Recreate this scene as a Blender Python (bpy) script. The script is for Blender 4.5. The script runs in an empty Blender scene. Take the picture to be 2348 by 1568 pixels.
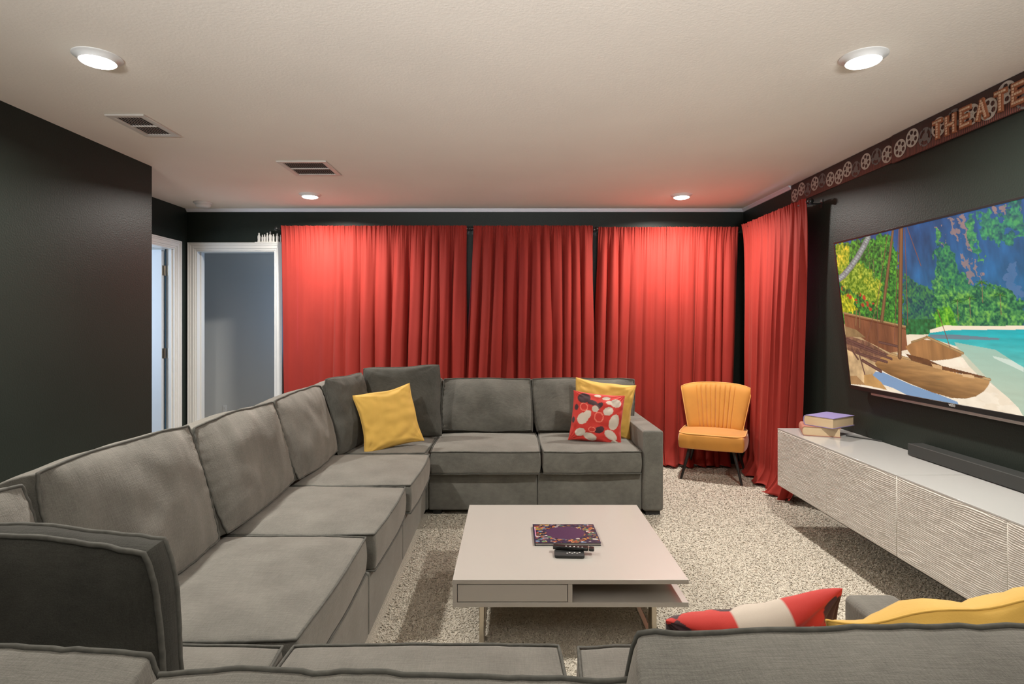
import bpy, math, random
import numpy as np
from mathutils import Vector, Matrix, noise

random.seed(7); np.random.seed(7)
SC = bpy.context.scene
COL = SC.collection
PI = math.pi

# ------------------------------------------------------------ camera, world, exposure
CH = 1.35
cam_d = bpy.data.cameras.new('camera'); cam = bpy.data.objects.new('camera', cam_d); COL.objects.link(cam)
cam.location = (0, 0, CH); cam.rotation_euler = (PI/2, 0, 0)
cam_d.sensor_width = 36; cam_d.lens = 36*1315/2348
cam_d.shift_x = 4/2348; cam_d.shift_y = -44/2348
cam_d.clip_start = 0.05
SC.camera = cam
SC.view_settings.view_transform = 'Standard'
SC.view_settings.look = 'None'
SC.view_settings.gamma = 1
SC.view_settings.use_curve_mapping = False
SC.view_settings.exposure = 0.0
SC.cycles.max_bounces = 10; SC.cycles.diffuse_bounces = 7; SC.cycles.transmission_bounces = 6
SC.cycles.sample_clamp_indirect = 6
SC.cycles.caustics_reflective = False; SC.cycles.caustics_refractive = False
try: SC.cycles.use_denoising = True
except Exception: pass
wd = bpy.data.worlds.new('world'); SC.world = wd; wd.use_nodes = True
wd.node_tree.nodes['Background'].inputs[0].default_value = (0.42, 0.42, 0.95, 1)
wd.node_tree.nodes['Background'].inputs[1].default_value = 3.5
LAMP_POWER = 42.0
LAMP_COLOR = (1.0, 0.955, 0.88)
def area(name, loc, rot, size, power, color, parent=None, spread=PI, disk=False, size_y=None):
    l = bpy.data.lights.new(name, 'AREA'); l.energy = power; l.color = color; l.spread = spread
    l.shape = 'DISK' if disk else ('RECTANGLE' if size_y else 'SQUARE'); l.size = size
    if size_y: l.size_y = size_y
    o = bpy.data.objects.new(name, l); COL.objects.link(o); o.rotation_euler = rot
    if parent: o.parent = parent; o.location = Vector(loc) - Vector(parent.location)
    else: o.location = loc
    return o
# light of the rooms the two doorways lead to (cool daylight)
area('hall_daylight', (-2.0, 6.1, 1.5), (0, PI/2, 0), 0.9, 6.0, (0.30, 0.58, 1.0), size_y=1.4)
area('side_room_daylight', (-4.3, 4.3, 1.6), (math.radians(90), 0, math.radians(-45)), 1.0, 30, (0.62, 0.78, 1.0), size_y=1.6)
# added fill light, unseen behind the camera, to brighten the ceiling
area('ceiling_fill', (0.0, -1.95, 1.25), (math.radians(180-61), 0, 0), 3.2, 70, (0.98, 0.99, 1.0), size_y=0.3, spread=math.radians(58))

# ------------------------------------------------------------ helpers
W = {}
def link(name, me, mat=None, parent=None):
    o = bpy.data.objects.new(name, me); COL.objects.link(o)
    if mat is not None and not me.materials:
        me.materials.append(mat)
    W[o.name] = Matrix.Identity(4)
    if parent is not None:
        o.parent = parent
        W[o.name] = W[parent.name]
    return o
def tag(o, label=None, cat=None, group=None, kind=None):
    if label: o['label'] = label
    if cat: o['category'] = cat
    if group: o['group'] = group
    if kind: o['kind'] = kind
    return o
def empty(name, loc, label=None, cat=None, group=None, rz=0, kind=None):
    o = bpy.data.objects.new(name, None); COL.objects.link(o)
    o.empty_display_size = 0.1; o.location = loc; o.rotation_euler = (0, 0, rz)
    W[o.name] = Matrix.Translation(loc) @ Matrix.Rotation(rz, 4, 'Z')
    return tag(o, label, cat, group, kind)
def from_arrays(name, V, Fq, smooth=True):
    me = bpy.data.meshes.new(name)
    me.from_pydata([tuple(v) for v in V], [], [tuple(f) for f in Fq])
    me.polygons.foreach_set('use_smooth', [smooth]*len(me.polygons))
    me.update(); return me
class MB:
    def __init__(s): s.v = []; s.f = []
    def add(s, V, Fc):
        n = len(s.v); s.v += [Vector(v) for v in V]; s.f += [tuple(i+n for i in f) for f in Fc]; return s
    def box(s, x0, x1, y0, y1, z0, z1, M=None):
        V = [Vector((x, y, z)) for z in (z0, z1) for y in (y0, y1) for x in (x0, x1)]
        if M is not None: V = [M @ v for v in V]
        return s.add(V, [(0,2,3,1),(4,5,7,6),(0,1,5,4),(2,6,7,3),(0,4,6,2),(1,3,7,5)])
    def tube(s, pts, r, n=8, closed=False, caps=True):
        pts = [Vector(p) for p in pts]; m = len(pts); V = []
        rr = r if isinstance(r, (list, tuple)) else [r]*m
        prev = None
        for i, p in enumerate(pts):
            a = pts[(i-1) % m] if (closed or i > 0) else p
            b = pts[(i+1) % m] if (closed or i < m-1) else p
            d = (b-a).normalized()
            if prev is None:
                ref = Vector((0,0,1)) if abs(d.z) < .9 else Vector((1,0,0))
                e1 = d.cross(ref).normalized()
            else:
                e1 = (prev - d*prev.dot(d)).normalized()
            prev = e1; e2 = d.cross(e1)
            for k in range(n):
                t = 2*PI*k/n; V.append(p + (e1*math.cos(t)+e2*math.sin(t))*rr[i])
        Fc = []
        for i in range(m if closed else m-1):
            j = (i+1) % m
            for k in range(n):
                l = (k+1) % n
                Fc.append((i*n+k, i*n+l, j*n+l, j*n+k))
        if caps and not closed:
            Fc.append(tuple(range(n-1, -1, -1))); Fc.append(tuple((m-1)*n+k for k in range(n)))
        return s.add(V, Fc)
    def lathe(s, prof, c, n=32, axis='Z'):
        V = []
        for r, z in prof:
            for k in range(n):
                t = 2*PI*k/n; V.append((r*math.cos(t), r*math.sin(t), z))
        if axis == 'Y': V = [(x, z, y) for x, y, z in V]
        V = [Vector(v)+Vector(c) for v in V]; m = len(prof)
        Fc = [(i*n+k, i*n+(k+1) % n, (i+1)*n+(k+1) % n, (i+1)*n+k) for i in range(m-1) for k in range(n)]
        Fc.append(tuple(range(n-1, -1, -1))); Fc.append(tuple((m-1)*n+k for k in range(n)))
        return s.add(V, Fc)
    def prism(s, poly, fn, t0, t1):
        """poly 2D list, fn(a,b,t)->3D"""
        n = len(poly)
        V = [fn(a, b, t0) for a, b in poly]+[fn(a, b, t1) for a, b in poly]
        Fc = [tuple(range(n)), tuple(range(2*n-1, n-1, -1))]+[(i, (i+1) % n, n+(i+1) % n, n+i) for i in range(n)]
        return s.add(V, Fc)
    def build(s, name, mat, parent=None, smooth=False, bevel=0, seg=2, local=False, sub=0):
        V = s.v
        if parent is not None and not local:
            Mi = W[parent.name].inverted(); V = [Mi @ v for v in V]
        me = from_arrays(name, V, s.f, smooth)
        import bmesh
        bm = bmesh.new(); bm.from_mesh(me); bmesh.ops.recalc_face_normals(bm, faces=bm.faces); bm.to_mesh(me); bm.free()
        o = link(name, me, mat, parent)
        if bevel:
            b = o.modifiers.new('bevel', 'BEVEL'); b.width = bevel; b.segments = seg; b.limit_method = 'ANGLE'; b.angle_limit = 0.6
            b.harden_normals = False
            for p in me.polygons: p.use_smooth = True
            me.set_sharp_from_angle(angle=0.7)
        elif smooth:
            me.set_sharp_from_angle(angle=1.0)
        if sub:
            m = o.modifiers.new('sub', 'SUBSURF'); m.levels = sub; m.render_levels = sub
        return o

def srgb(r, g, b):
    f = lambda c: (c/255/12.92 if c/255 <= .04045 else ((c/255+.055)/1.055)**2.4)
    return (f(r), f(g), f(b))
class NT:
    def __init__(s, name):
        s.m = bpy.data.materials.new(name); s.m.use_nodes = True; s.t = s.m.node_tree
        s.b = s.t.nodes['Principled BSDF']; s.out = s.t.nodes['Material Output']
    def n(s, kind, **kw):
        x = s.t.nodes.new(kind)
        for k, v in kw.items():
            if hasattr(x, k): setattr(x, k, v)
            else: x.inputs[k.replace('_', ' ')].default_value = v
        return x
    def l(s, a, b): s.t.links.new(a, b)
def mapping(t, scale):
    tc = t.n('ShaderNodeTexCoord'); mp = t.n('ShaderNodeMapping'); mp.inputs['Scale'].default_value = scale
    t.l(tc.outputs['Object'], mp.inputs['Vector']); return mp.outputs['Vector']
def mat(name, col, rough=.5, metal=0, var=0, vscale=5, vstretch=(1,1,1), bump=0, bscale=50, bstretch=(1,1,1), bdist=.002,
        spec=.5, sheen=0, coat=0, emit=None, estr=0, detail=3):
    t = NT(name); b = t.b
    b.inputs['Base Color'].default_value = (*col, 1); b.inputs['Roughness'].default_value = rough; b.inputs['Metallic'].default_value = metal
    b.inputs['Specular IOR Level'].default_value = spec; b.inputs['Sheen Weight'].default_value = sheen; b.inputs['Coat Weight'].default_value = coat
    if sheen: b.inputs['Sheen Roughness'].default_value = .5
    if var:
        nz = t.n('ShaderNodeTexNoise', Scale=vscale, Detail=detail); t.l(mapping(t, vstretch), nz.inputs['Vector'])
        r = t.n('ShaderNodeValToRGB'); t.l(nz.outputs['Fac'], r.inputs['Fac'])
        r.color_ramp.elements[0].position = .3; r.color_ramp.elements[1].position = .7
        r.color_ramp.elements[0].color = (*[c*(1-var) for c in col], 1); r.color_ramp.elements[1].color = (*[min(1, c*(1+var)) for c in col], 1)
        t.l(r.outputs['Color'], b.inputs['Base Color'])
    if bump:
        nz = t.n('ShaderNodeTexNoise', Scale=bscale, Detail=4); t.l(mapping(t, bstretch), nz.inputs['Vector'])
        bp = t.n('ShaderNodeBump', Strength=bump, Distance=bdist); t.l(nz.outputs['Fac'], bp.inputs['Height']); t.l(bp.outputs['Normal'], b.inputs['Normal'])
    if emit: b.inputs['Emission Color'].default_value = (*emit, 1); b.inputs['Emission Strength'].default_value = estr
    return t.m
def sofa_mat(name, col, sheen=.38):
    t = NT(name); b = t.b; b.inputs['Roughness'].default_value = .85; b.inputs['Specular IOR Level'].default_value = .2
    b.inputs['Sheen Weight'].default_value = sheen; b.inputs['Sheen Roughness'].default_value = .5; b.inputs['Sheen Tint'].default_value = (.95, .88, .80, 1)
    tc = t.n('ShaderNodeTexCoord')
    def nz(scale, st, det=3):
        mp = t.n('ShaderNodeMapping'); mp.inputs['Scale'].default_value = st; t.l(tc.outputs['Object'], mp.inputs['Vector'])
        x = t.n('ShaderNodeTexNoise', Scale=scale, Detail=det); t.l(mp.outputs['Vector'], x.inputs['Vector']); return x.outputs['Fac']
    big = nz(7, (1,1,1), 4); th1 = nz(26, (1, 12, 1.5), 3); th2 = nz(26, (12, 1, 12), 3); fine = nz(500, (1,1,1), 2)
    def m(op, a, bb):
        x = t.n('ShaderNodeMath', operation=op)
        for i, q in enumerate((a, bb)):
            if isinstance(q, (int, float)): x.inputs[i].default_value = q
            else: t.l(q, x.inputs[i])
        return x.outputs[0]
    thread = m('MULTIPLY', m('ADD', m('MULTIPLY', th1, 1.0), m('MULTIPLY', th2, 1.0)), .5)
    tot = m('ADD', m('MULTIPLY', big, .36), m('ADD', m('MULTIPLY', thread, .44), m('MULTIPLY', fine, .20)))
    r = t.n('ShaderNodeValToRGB'); t.l(tot, r.inputs['Fac'])
    r.color_ramp.elements[0].position = .36; r.color_ramp.elements[1].position = .64
    r.color_ramp.elements[0].color = (*[c*.68 for c in col], 1); r.color_ramp.elements[1].color = (*[c*1.35 for c in col], 1)
    t.l(r.outputs['Color'], b.inputs['Base Color'])
    bp = t.n('ShaderNodeBump', Strength=.55, Distance=.003); t.l(m('ADD', thread, m('MULTIPLY', fine, .35)), bp.inputs['Height']); t.l(bp.outputs['Normal'], b.inputs['Normal'])
    return t.m
def vcol_mat(name, rough=.7, emit=0, sheen=0, bump=0):
    t = NT(name); a = t.n('ShaderNodeVertexColor'); a.layer_name = 'paint'
    t.b.inputs['Roughness'].default_value = rough; t.b.inputs['Sheen Weight'].default_value = sheen
    if emit:
        t.b.inputs['Base Color'].default_value = (0.01, 0.01, 0.01, 1)
        t.l(a.outputs['Color'], t.b.inputs['Emission Color']); t.b.inputs['Emission Strength'].default_value = emit
    else: t.l(a.outputs['Color'], t.b.inputs['Base Color'])
    if bump:
        nz = t.n('ShaderNodeTexNoise', Scale=500, Detail=2); bp = t.n('ShaderNodeBump', Strength=bump, Distance=.001)
        t.l(nz.outputs['Fac'], bp.inputs['Height']); t.l(bp.outputs['Normal'], t.b.inputs['Normal'])
    return t.m
def set_paint(me, cols):
    a = me.color_attributes.new('paint', 'FLOAT_COLOR', 'POINT')
    c = np.ones((len(me.vertices), 4), dtype=np.float32); c[:, :3] = cols
    a.data.foreach_set('color', c.ravel())
def lin(c):
    c = np.asarray(c, dtype=float)/255
    return np.where(c <= .04045, c/12.92, ((c+.055)/1.055)**2.4)

# ------------------------------------------------------------ materials
def curtain_mat():
    t = NT('red_velvet'); b = t.b
    col = (.355, .037, .027)
    b.inputs['Roughness'].default_value = .7; b.inputs['Specular IOR Level'].default_value = .2; b.inputs['Sheen Weight'].default_value = .16; b.inputs['Sheen Roughness'].default_value = .4
    b.inputs['Sheen Tint'].default_value = (1, .55, .45, 1)
    nz = t.n('ShaderNodeTexNoise', Scale=3, Detail=4); t.l(mapping(t, (1,1,.5)), nz.inputs['Vector'])
    r = t.n('ShaderNodeValToRGB'); t.l(nz.outputs['Fac'], r.inputs['Fac'])
    r.color_ramp.elements[0].position = .3; r.color_ramp.elements[1].position = .7
    r.color_ramp.elements[0].color = (*[c*.9 for c in col], 1); r.color_ramp.elements[1].color = (*[c*1.1 for c in col], 1)
    t.l(r.outputs['Color'], b.inputs['Base Color'])
    n2 = t.n('ShaderNodeTexNoise', Scale=9, Detail=5); t.l(mapping(t, (1,1,.35)), n2.inputs['Vector'])
    bp = t.n('ShaderNodeBump', Strength=.25, Distance=.01); t.l(n2.outputs['Fac'], bp.inputs['Height']); t.l(bp.outputs['Normal'], b.inputs['Normal'])
    tr = t.n('ShaderNodeBsdfTranslucent'); tr.inputs['Color'].default_value = (.7, .01, .16, 1)
    mx = t.n('ShaderNodeMixShader'); mx.inputs[0].default_value = .17
    t.l(b.outputs[0], mx.inputs[1]); t.l(tr.outputs[0], mx.inputs[2]); t.l(mx.outputs[0], t.out.inputs['Surface'])
    return t.m
M_curtain = curtain_mat()
M_wall = mat('charcoal_wall_paint', (.0190, .0255, .0210), .42, bump=.35, bscale=110, bdist=.003, var=.06, vscale=2, spec=.20)
M_ceil = mat('beige_ceiling_paint', (.80, .735, .655), .85, bump=.3, bscale=90, bdist=.003, var=.02, vscale=2, spec=.2)
M_trimw = mat('white_gloss_trim', (.72, .71, .68), .35)
M_crown = mat('white_crown_paint', (.80, .80, .86), .45)
M_hall = mat('grey_hall_paint', (.62, .62, .60), .6, bump=.2, bscale=90)
M_door = mat('white_door_paint', (.62, .66, .70), .4)
M_gapshade = mat('blue_shadow_gap', (.03, .08, .14), .6)
M_floor = mat('beige_carpet_backing', (.56, .51, .425), .95, var=.05, vscale=90, bump=.8, bscale=140, bdist=.01, spec=.1)
M_pile = mat('beige_carpet_yarn', (.64, .59, .50), .9, var=.07, vscale=45, spec=.1, detail=2)
M_sofa = sofa_mat('grey_chenille', (.136, .133, .117))
M_pipe = mat('grey_piping', (.088, .087, .076), .9, var=.2, vscale=60)
M_pillowshade = sofa_mat('shaded_grey_chenille', (.042, .042, .036), .05)  # corner pillow fabric darkened to carry the near pillow's shade
M_pillowm = sofa_mat('mid_grey_chenille', (.082, .081, .071), .12)
M_yellow = mat('yellow_cotton', (.70, .43, .085), .8, var=.07, vscale=6, bump=.3, bscale=300, bdist=.001, sheen=.2)
M_lacq = mat('white_lacquer', (.45, .425, .39), .22, var=.01, vscale=2, spec=.5)
M_ridge = mat('white_textured_foil', (.60, .57, .52), .5)
M_glass_top = mat('white_glass', (.48, .475, .46), .12)
M_steel = mat('brushed_nickel', (.55, .50, .42), .3, metal=1)
M_blackm = mat('black_metal', (.012, .012, .012), .3, spec=.6)
M_blackp = mat('black_plastic', (.012, .012, .012), .28)
M_blackp2 = mat('matt_black_plastic', (.02, .02, .02), .55)
M_soundbar = mat('dark_grey_speaker_cloth', (.028, .030, .028), .6, bump=.3, bscale=600, bdist=.001)
M_mustard = mat('mustard_velvet', (.56, .245, .030), .7, var=.06, vscale=8, sheen=.35, bump=.2, bscale=300, bdist=.001)
M_mustpipe = mat('mustard_piping', (.78, .40, .10), .6, sheen=.3)
M_paper = mat('book_pages', (.66, .50, .31), .8, bump=.6, bscale=60, bstretch=(1,1,18), bdist=.001)
M_purple = mat('purple_book_cloth', (.30, .25, .50), .6)
M_pink = mat('salmon_book_cloth', (.42, .17, .12), .6)
M_greyp = mat('grey_page_edges', (.42, .40, .38), .8)
M_lamp = mat('lit_lens', (1, 1, 1), .5, emit=(1, .97, .90), estr=14)
M_vent = mat('vent_enamel', (.60, .55, .50), .5)
M_void = mat('dark_duct', (.02, .019, .017), .9)
def banner_mat():
    t = NT('maroon_bead_board_print'); t.b.inputs['Roughness'].default_value = .6
    tc = t.n('ShaderNodeTexCoord'); sp = t.n('ShaderNodeSeparateXYZ'); t.l(tc.outputs['Object'], sp.inputs[0])
    w_ = t.n('ShaderNodeTexWave', Scale=28.0, Distortion=0.6); w_.bands_direction = 'Y'; t.l(tc.outputs['Object'], w_.inputs['Vector'])
    mr = t.n('ShaderNodeMapRange'); t.l(sp.outputs['Z'], mr.inputs['Value'])
    for k, v in (('From Min', .13), ('From Max', -.01), ('To Min', .0), ('To Max', 1.)): mr.inputs[k].default_value = v
    mu = t.n('ShaderNodeMath', operation='MULTIPLY'); t.l(w_.outputs['Fac'], mu.inputs[0]); t.l(mr.outputs[0], mu.inputs[1])
    cr = t.n('ShaderNodeValToRGB'); t.l(mu.outputs[0], cr.inputs['Fac'])
    cr.color_ramp.elements[0].color = (.042, .022, .019, 1); cr.color_ramp.elements[1].color = (.27, .085, .065, 1)
    t.l(cr.outputs['Color'], t.b.inputs['Base Color']); return t.m
M_banner = banner_mat()
M_reel = mat('silver_reel_print', (.52, .48, .43), .5)
M_reeld = mat('faded_reel_print', (.16, .145, .14), .5)
M_letter = mat('rust_letter_print', (.33, .115, .05), .6)
M_bulb = mat('cream_bulb_print', (.66, .45, .30), .5)
M_figur = mat('white_ceramic', (.75, .73, .68), .5)
M_plate = mat('white_plastic', (.72, .71, .69), .4)
M_slot = mat('dark_slot', (.05, .05, .05), .6)
M_black_leg = mat('black_wood_leg', (.012, .012, .011), .4)

# ------------------------------------------------------------ room shell
XL, XR, YB, ZC = -2.5, 2.237, 5.5, 2.44
def structure(name, mb, m, parent=None, **kw):
    o = mb.build(name, m, parent, **kw)
    if parent is None: o['kind'] = 'structure'
    return o
def wall_x(y0, y1, x0, x1, z0, z1, holes):   # wall with holes, along X
    mb = MB(); xs = sorted({x0, x1, *[h[0] for h in holes], *[h[1] for h in holes]})
    for a, b in zip(xs[:-1], xs[1:]):
        z = z0
        for h in sorted([h for h in holes if h[0] <= a and h[1] >= b], key=lambda h: h[2]):
            if h[2] > z: mb.box(a, b, y0, y1, z, h[2])
            z = h[3]
        if z < z1: mb.box(a, b, y0, y1, z, z1)
    return mb
def swap(mb):
    mb.v = [Vector((v.y, v.x, v.z)) for v in mb.v]; mb.f = [tuple(reversed(f)) for f in mb.f]; return mb
D2 = (-3.013, -2.25, 0, 2.045); WA = (-1.10, -.42, 1.2, 2.0); WB = (-.17, .60, 1.2, 2.0); WC = (4.35, 5.05, 1.2, 2.0)
D1 = (4.50, 5.30, 0, 2.04)
structure('wall_back', wall_x(YB, YB+.12, -3.22, XR+.12, 0, ZC, [D2, WA, WB]), M_wall)
structure('wall_right', swap(wall_x(XR, XR+.12, -2.2, YB, 0, ZC, [WC])), M_wall)
structure('wall_left', MB().box(-3.1, XL, -2.2, 4.0, 0, ZC), M_wall)
structure('wall_doorside', swap(wall_x(-3.19, -3.1, 4.0, YB, 0, ZC, [D1])), M_wall)
structure('wall_front', MB().box(-3.1, XR, -2.32, -2.2, 0, ZC), M_wall)
structure('wall_hall', MB().box(-5.0, -1.7, 6.6, 6.7, 0, ZC).box(-1.8, -1.7, 5.62, 6.6, 0, ZC).box(-5.0, -4.9, 3.4, 6.6, 0, ZC)
          .box(-5.0, -3.22, 3.3, 3.4, 0, ZC).box(-4.9, -3.22, 5.52, 5.62, 0, ZC).box(-3.22, -3.1, 3.3, 4.0, 0, ZC).box(-3.22, -3.191, 5.31, 5.52, 0, ZC), M_hall)
structure('wall_hall_lining', MB().box(-3.22, -3.08, 5.621, 5.63, 0, ZC).box(-2.2, -1.8, 5.621, 5.63, 0, ZC).box(-3.08, -2.2, 5.621, 5.63, 2.1, ZC), M_hall)
structure('floor', MB().box(-5.0, XR+.12, -2.32, 6.7, -.1, 0), M_floor)
structure('ceiling', MB().box(-5.0, XR+.12, -2.32, 6.7, ZC, ZC+.1), M_ceil)
# crown strips (quarter round)
def crown(name, a, b, inward):
    a = Vector(a); b = Vector(b); iw = Vector(inward); prof = [(0, 0), (.028, 0), (.026, -.006), (.018, -.012), (.012, -.018), (.008, -.026), (0, -.028)]
    mb = MB(); n = len(prof); V = [a+iw*p+Vector((0,0,q)) for p, q in prof]+[b+iw*p+Vector((0,0,q)) for p, q in prof]
    mb.add(V, [tuple(range(n)), tuple(range(2*n-1, n-1, -1))]+[(i, (i+1) % n, n+(i+1) % n, n+i) for i in range(n)])
    structure(name, mb, M_crown)
crown('trim_1', (-3.1, YB, ZC), (XR, YB, ZC), (0, -1, 0))
crown('trim_2', (XR, 4.56, ZC), (XR, YB, ZC), (-1, 0, 0))
structure('baseboard_back', MB().box(-2.17, XR, YB-.014, YB, 0, .09), M_wall, bevel=.003)
structure('baseboard_right', MB().box(XR-.014, XR, -2.2, YB-.014, 0, .09), M_wall, bevel=.003)
structure('baseboard_left', MB().box(XL, XL+.014, -2.2, 4.0, 0, .09), M_wall, bevel=.003)

# door casings (profiled), jambs
def casing(name, side, root, w=.072):
    """side: function (s, z, out) -> 3D; s0,s1,ztop opening"""
    fn, s0, s1, zt = side
    for k, (o0, o1, th) in enumerate(((0, .22, .010), (.22, .62, .016), (.62, .82, .020), (.82, 1.0, .026))):
        a, b = o0*w, o1*w
        mb = MB()
        def quad(sa, sb, za, zb):
            mb.add([fn(s, z, t) for z in (za, zb) for t in (0, th) for s in (sa, sb)],
                   [(0,2,3,1),(4,5,7,6),(0,1,5,4),(2,6,7,3),(0,4,6,2),(1,3,7,5)])
        quad(s0-b, s0-a, 0, zt+b); quad(s1+a, s1+b, 0, zt+b); quad(s0-a, s1+a, zt+a, zt+b)
        mb.build('casing_step', M_trimw, root, bevel=.0015)
d2 = empty('door_2', ((D2[0]+D2[1])/2, YB, 0), kind='structure')
casing('casing', (lambda s, z, t: Vector((s, YB-t, z)), D2[0], D2[1], D2[3]), d2)
MB().box(D2[0]-.001, D2[0]+.012, YB-.004, YB+.13, 0, D2[3]).box(D2[1]-.012, D2[1]+.001, YB-.004, YB+.13, 0, D2[3]).box(D2[0]+.012, D2[1]-.012, YB-.004, YB+.13, D2[3]-.012, D2[3]+.001).build('jamb', M_trimw, d2, bevel=.001)
MB().box(D2[0]+.012, D2[0]+.024, YB+.05, YB+.085, 0, D2[3]-.012).box(D2[1]-.024, D2[1]-.012, YB+.05, YB+.085, 0, D2[3]-.012).build('door_stop', M_trimw, d2, bevel=.001)
d1 = empty('door_1', (-3.1, (D1[0]+D1[1])/2, 0), kind='structure')
casing('casing', (lambda s, z, t: Vector((-3.1+t, s, z)), D1[0], D1[1], D1[3]), d1)
MB().box(-3.195, -3.096, D1[1]-.012, D1[1]+.001, 0, D1[3]).box(-3.195, -3.096, D1[0]-.001, D1[0]+.012, 0, D1[3]).box(-3.195, -3.096, D1[0]+.012, D1[1]-.012, D1[3]-.012, D1[3]+.001).build('jamb', M_trimw, d1, bevel=.001)
MB().box(-3.145, -3.118, D1[1]-.024, D1[1]-.012, 0, D1[3]-.012).build('door_stop', M_trimw, d1, bevel=.001)
MB().box(-3.94, -3.186, D1[1]-.060, D1[1]-.026, .015, 2.02).build('door_leaf', M_door, d1, bevel=.002)
MB().box(-3.176, -3.172, D1[1]-.030, D1[1]-.012, 0, 2.03).build('gap_shade', M_gapshade, d1)  # dark strip painted in for the shade of the hinge gap
for z in (.30, 1.07, 1.83):
    MB().box(-3.1865, -3.184, D1[1]-.058, D1[1]-.03, z-.045, z+.045).box(-3.17, -3.146, D1[1]-.0145, D1[1]-.012, z-.045, z+.045).tube([(-3.176, D1[1]-.026, z-.046), (-3.176, D1[1]-.026, z+.046)], .0065, 10).build('hinge', M_steel, d1, smooth=True)

# windows behind the curtains
t = NT('window_glass'); gl = t.n('ShaderNodeBsdfGlossy'); gl.inputs['Roughness'].default_value = .02; tp = t.n('ShaderNodeBsdfTransparent'); mx = t.n('ShaderNodeMixShader'); mx.inputs[0].default_value = .06
t.l(tp.outputs[0], mx.inputs[1]); t.l(gl.outputs[0], mx.inputs[2]); t.l(mx.outputs[0], t.out.inputs['Surface'])
M_glass = t.m
for i, (a, b, z0, z1) in enumerate((WA, WB), 1):
    w = empty('window_%d' % i, ((a+b)/2, YB+.06, z0), kind='structure')
    mb = MB().box(a, b, YB+.05, YB+.10, z0, z0+.035).box(a, b, YB+.05, YB+.10, z1-.035, z1).box(a, a+.035, YB+.05, YB+.10, z0+.035, z1-.035).box(b-.035, b, YB+.05, YB+.10, z0+.035, z1-.035).box(a+.035, b-.035, YB+.055, YB+.095, (z0+z1)/2-.015, (z0+z1)/2+.015)
    mb.build('frame', M_trimw, w, bevel=.002)
    MB().box(a+.03, b-.03, YB+.073, YB+.077, z0+.03, z1-.03).build('pane', M_glass, w)
w = empty('window_3', (XR+.06, (WC[0]+WC[1])/2, WC[2]), kind='structure')
a, b, z0, z1 = WC
MB().box(XR+.05, XR+.10, a, b, z0, z0+.035).box(XR+.05, XR+.10, a, b, z1-.035, z1).box(XR+.05, XR+.10, a, a+.035, z0+.035, z1-.035).box(XR+.05, XR+.10, b-.035, b, z0+.035, z1-.035).build('frame', M_trimw, w, bevel=.002)
MB().box(XR+.073, XR+.077, a+.03, b-.03, z0+.03, z1-.03).build('pane', M_glass, w)

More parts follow.
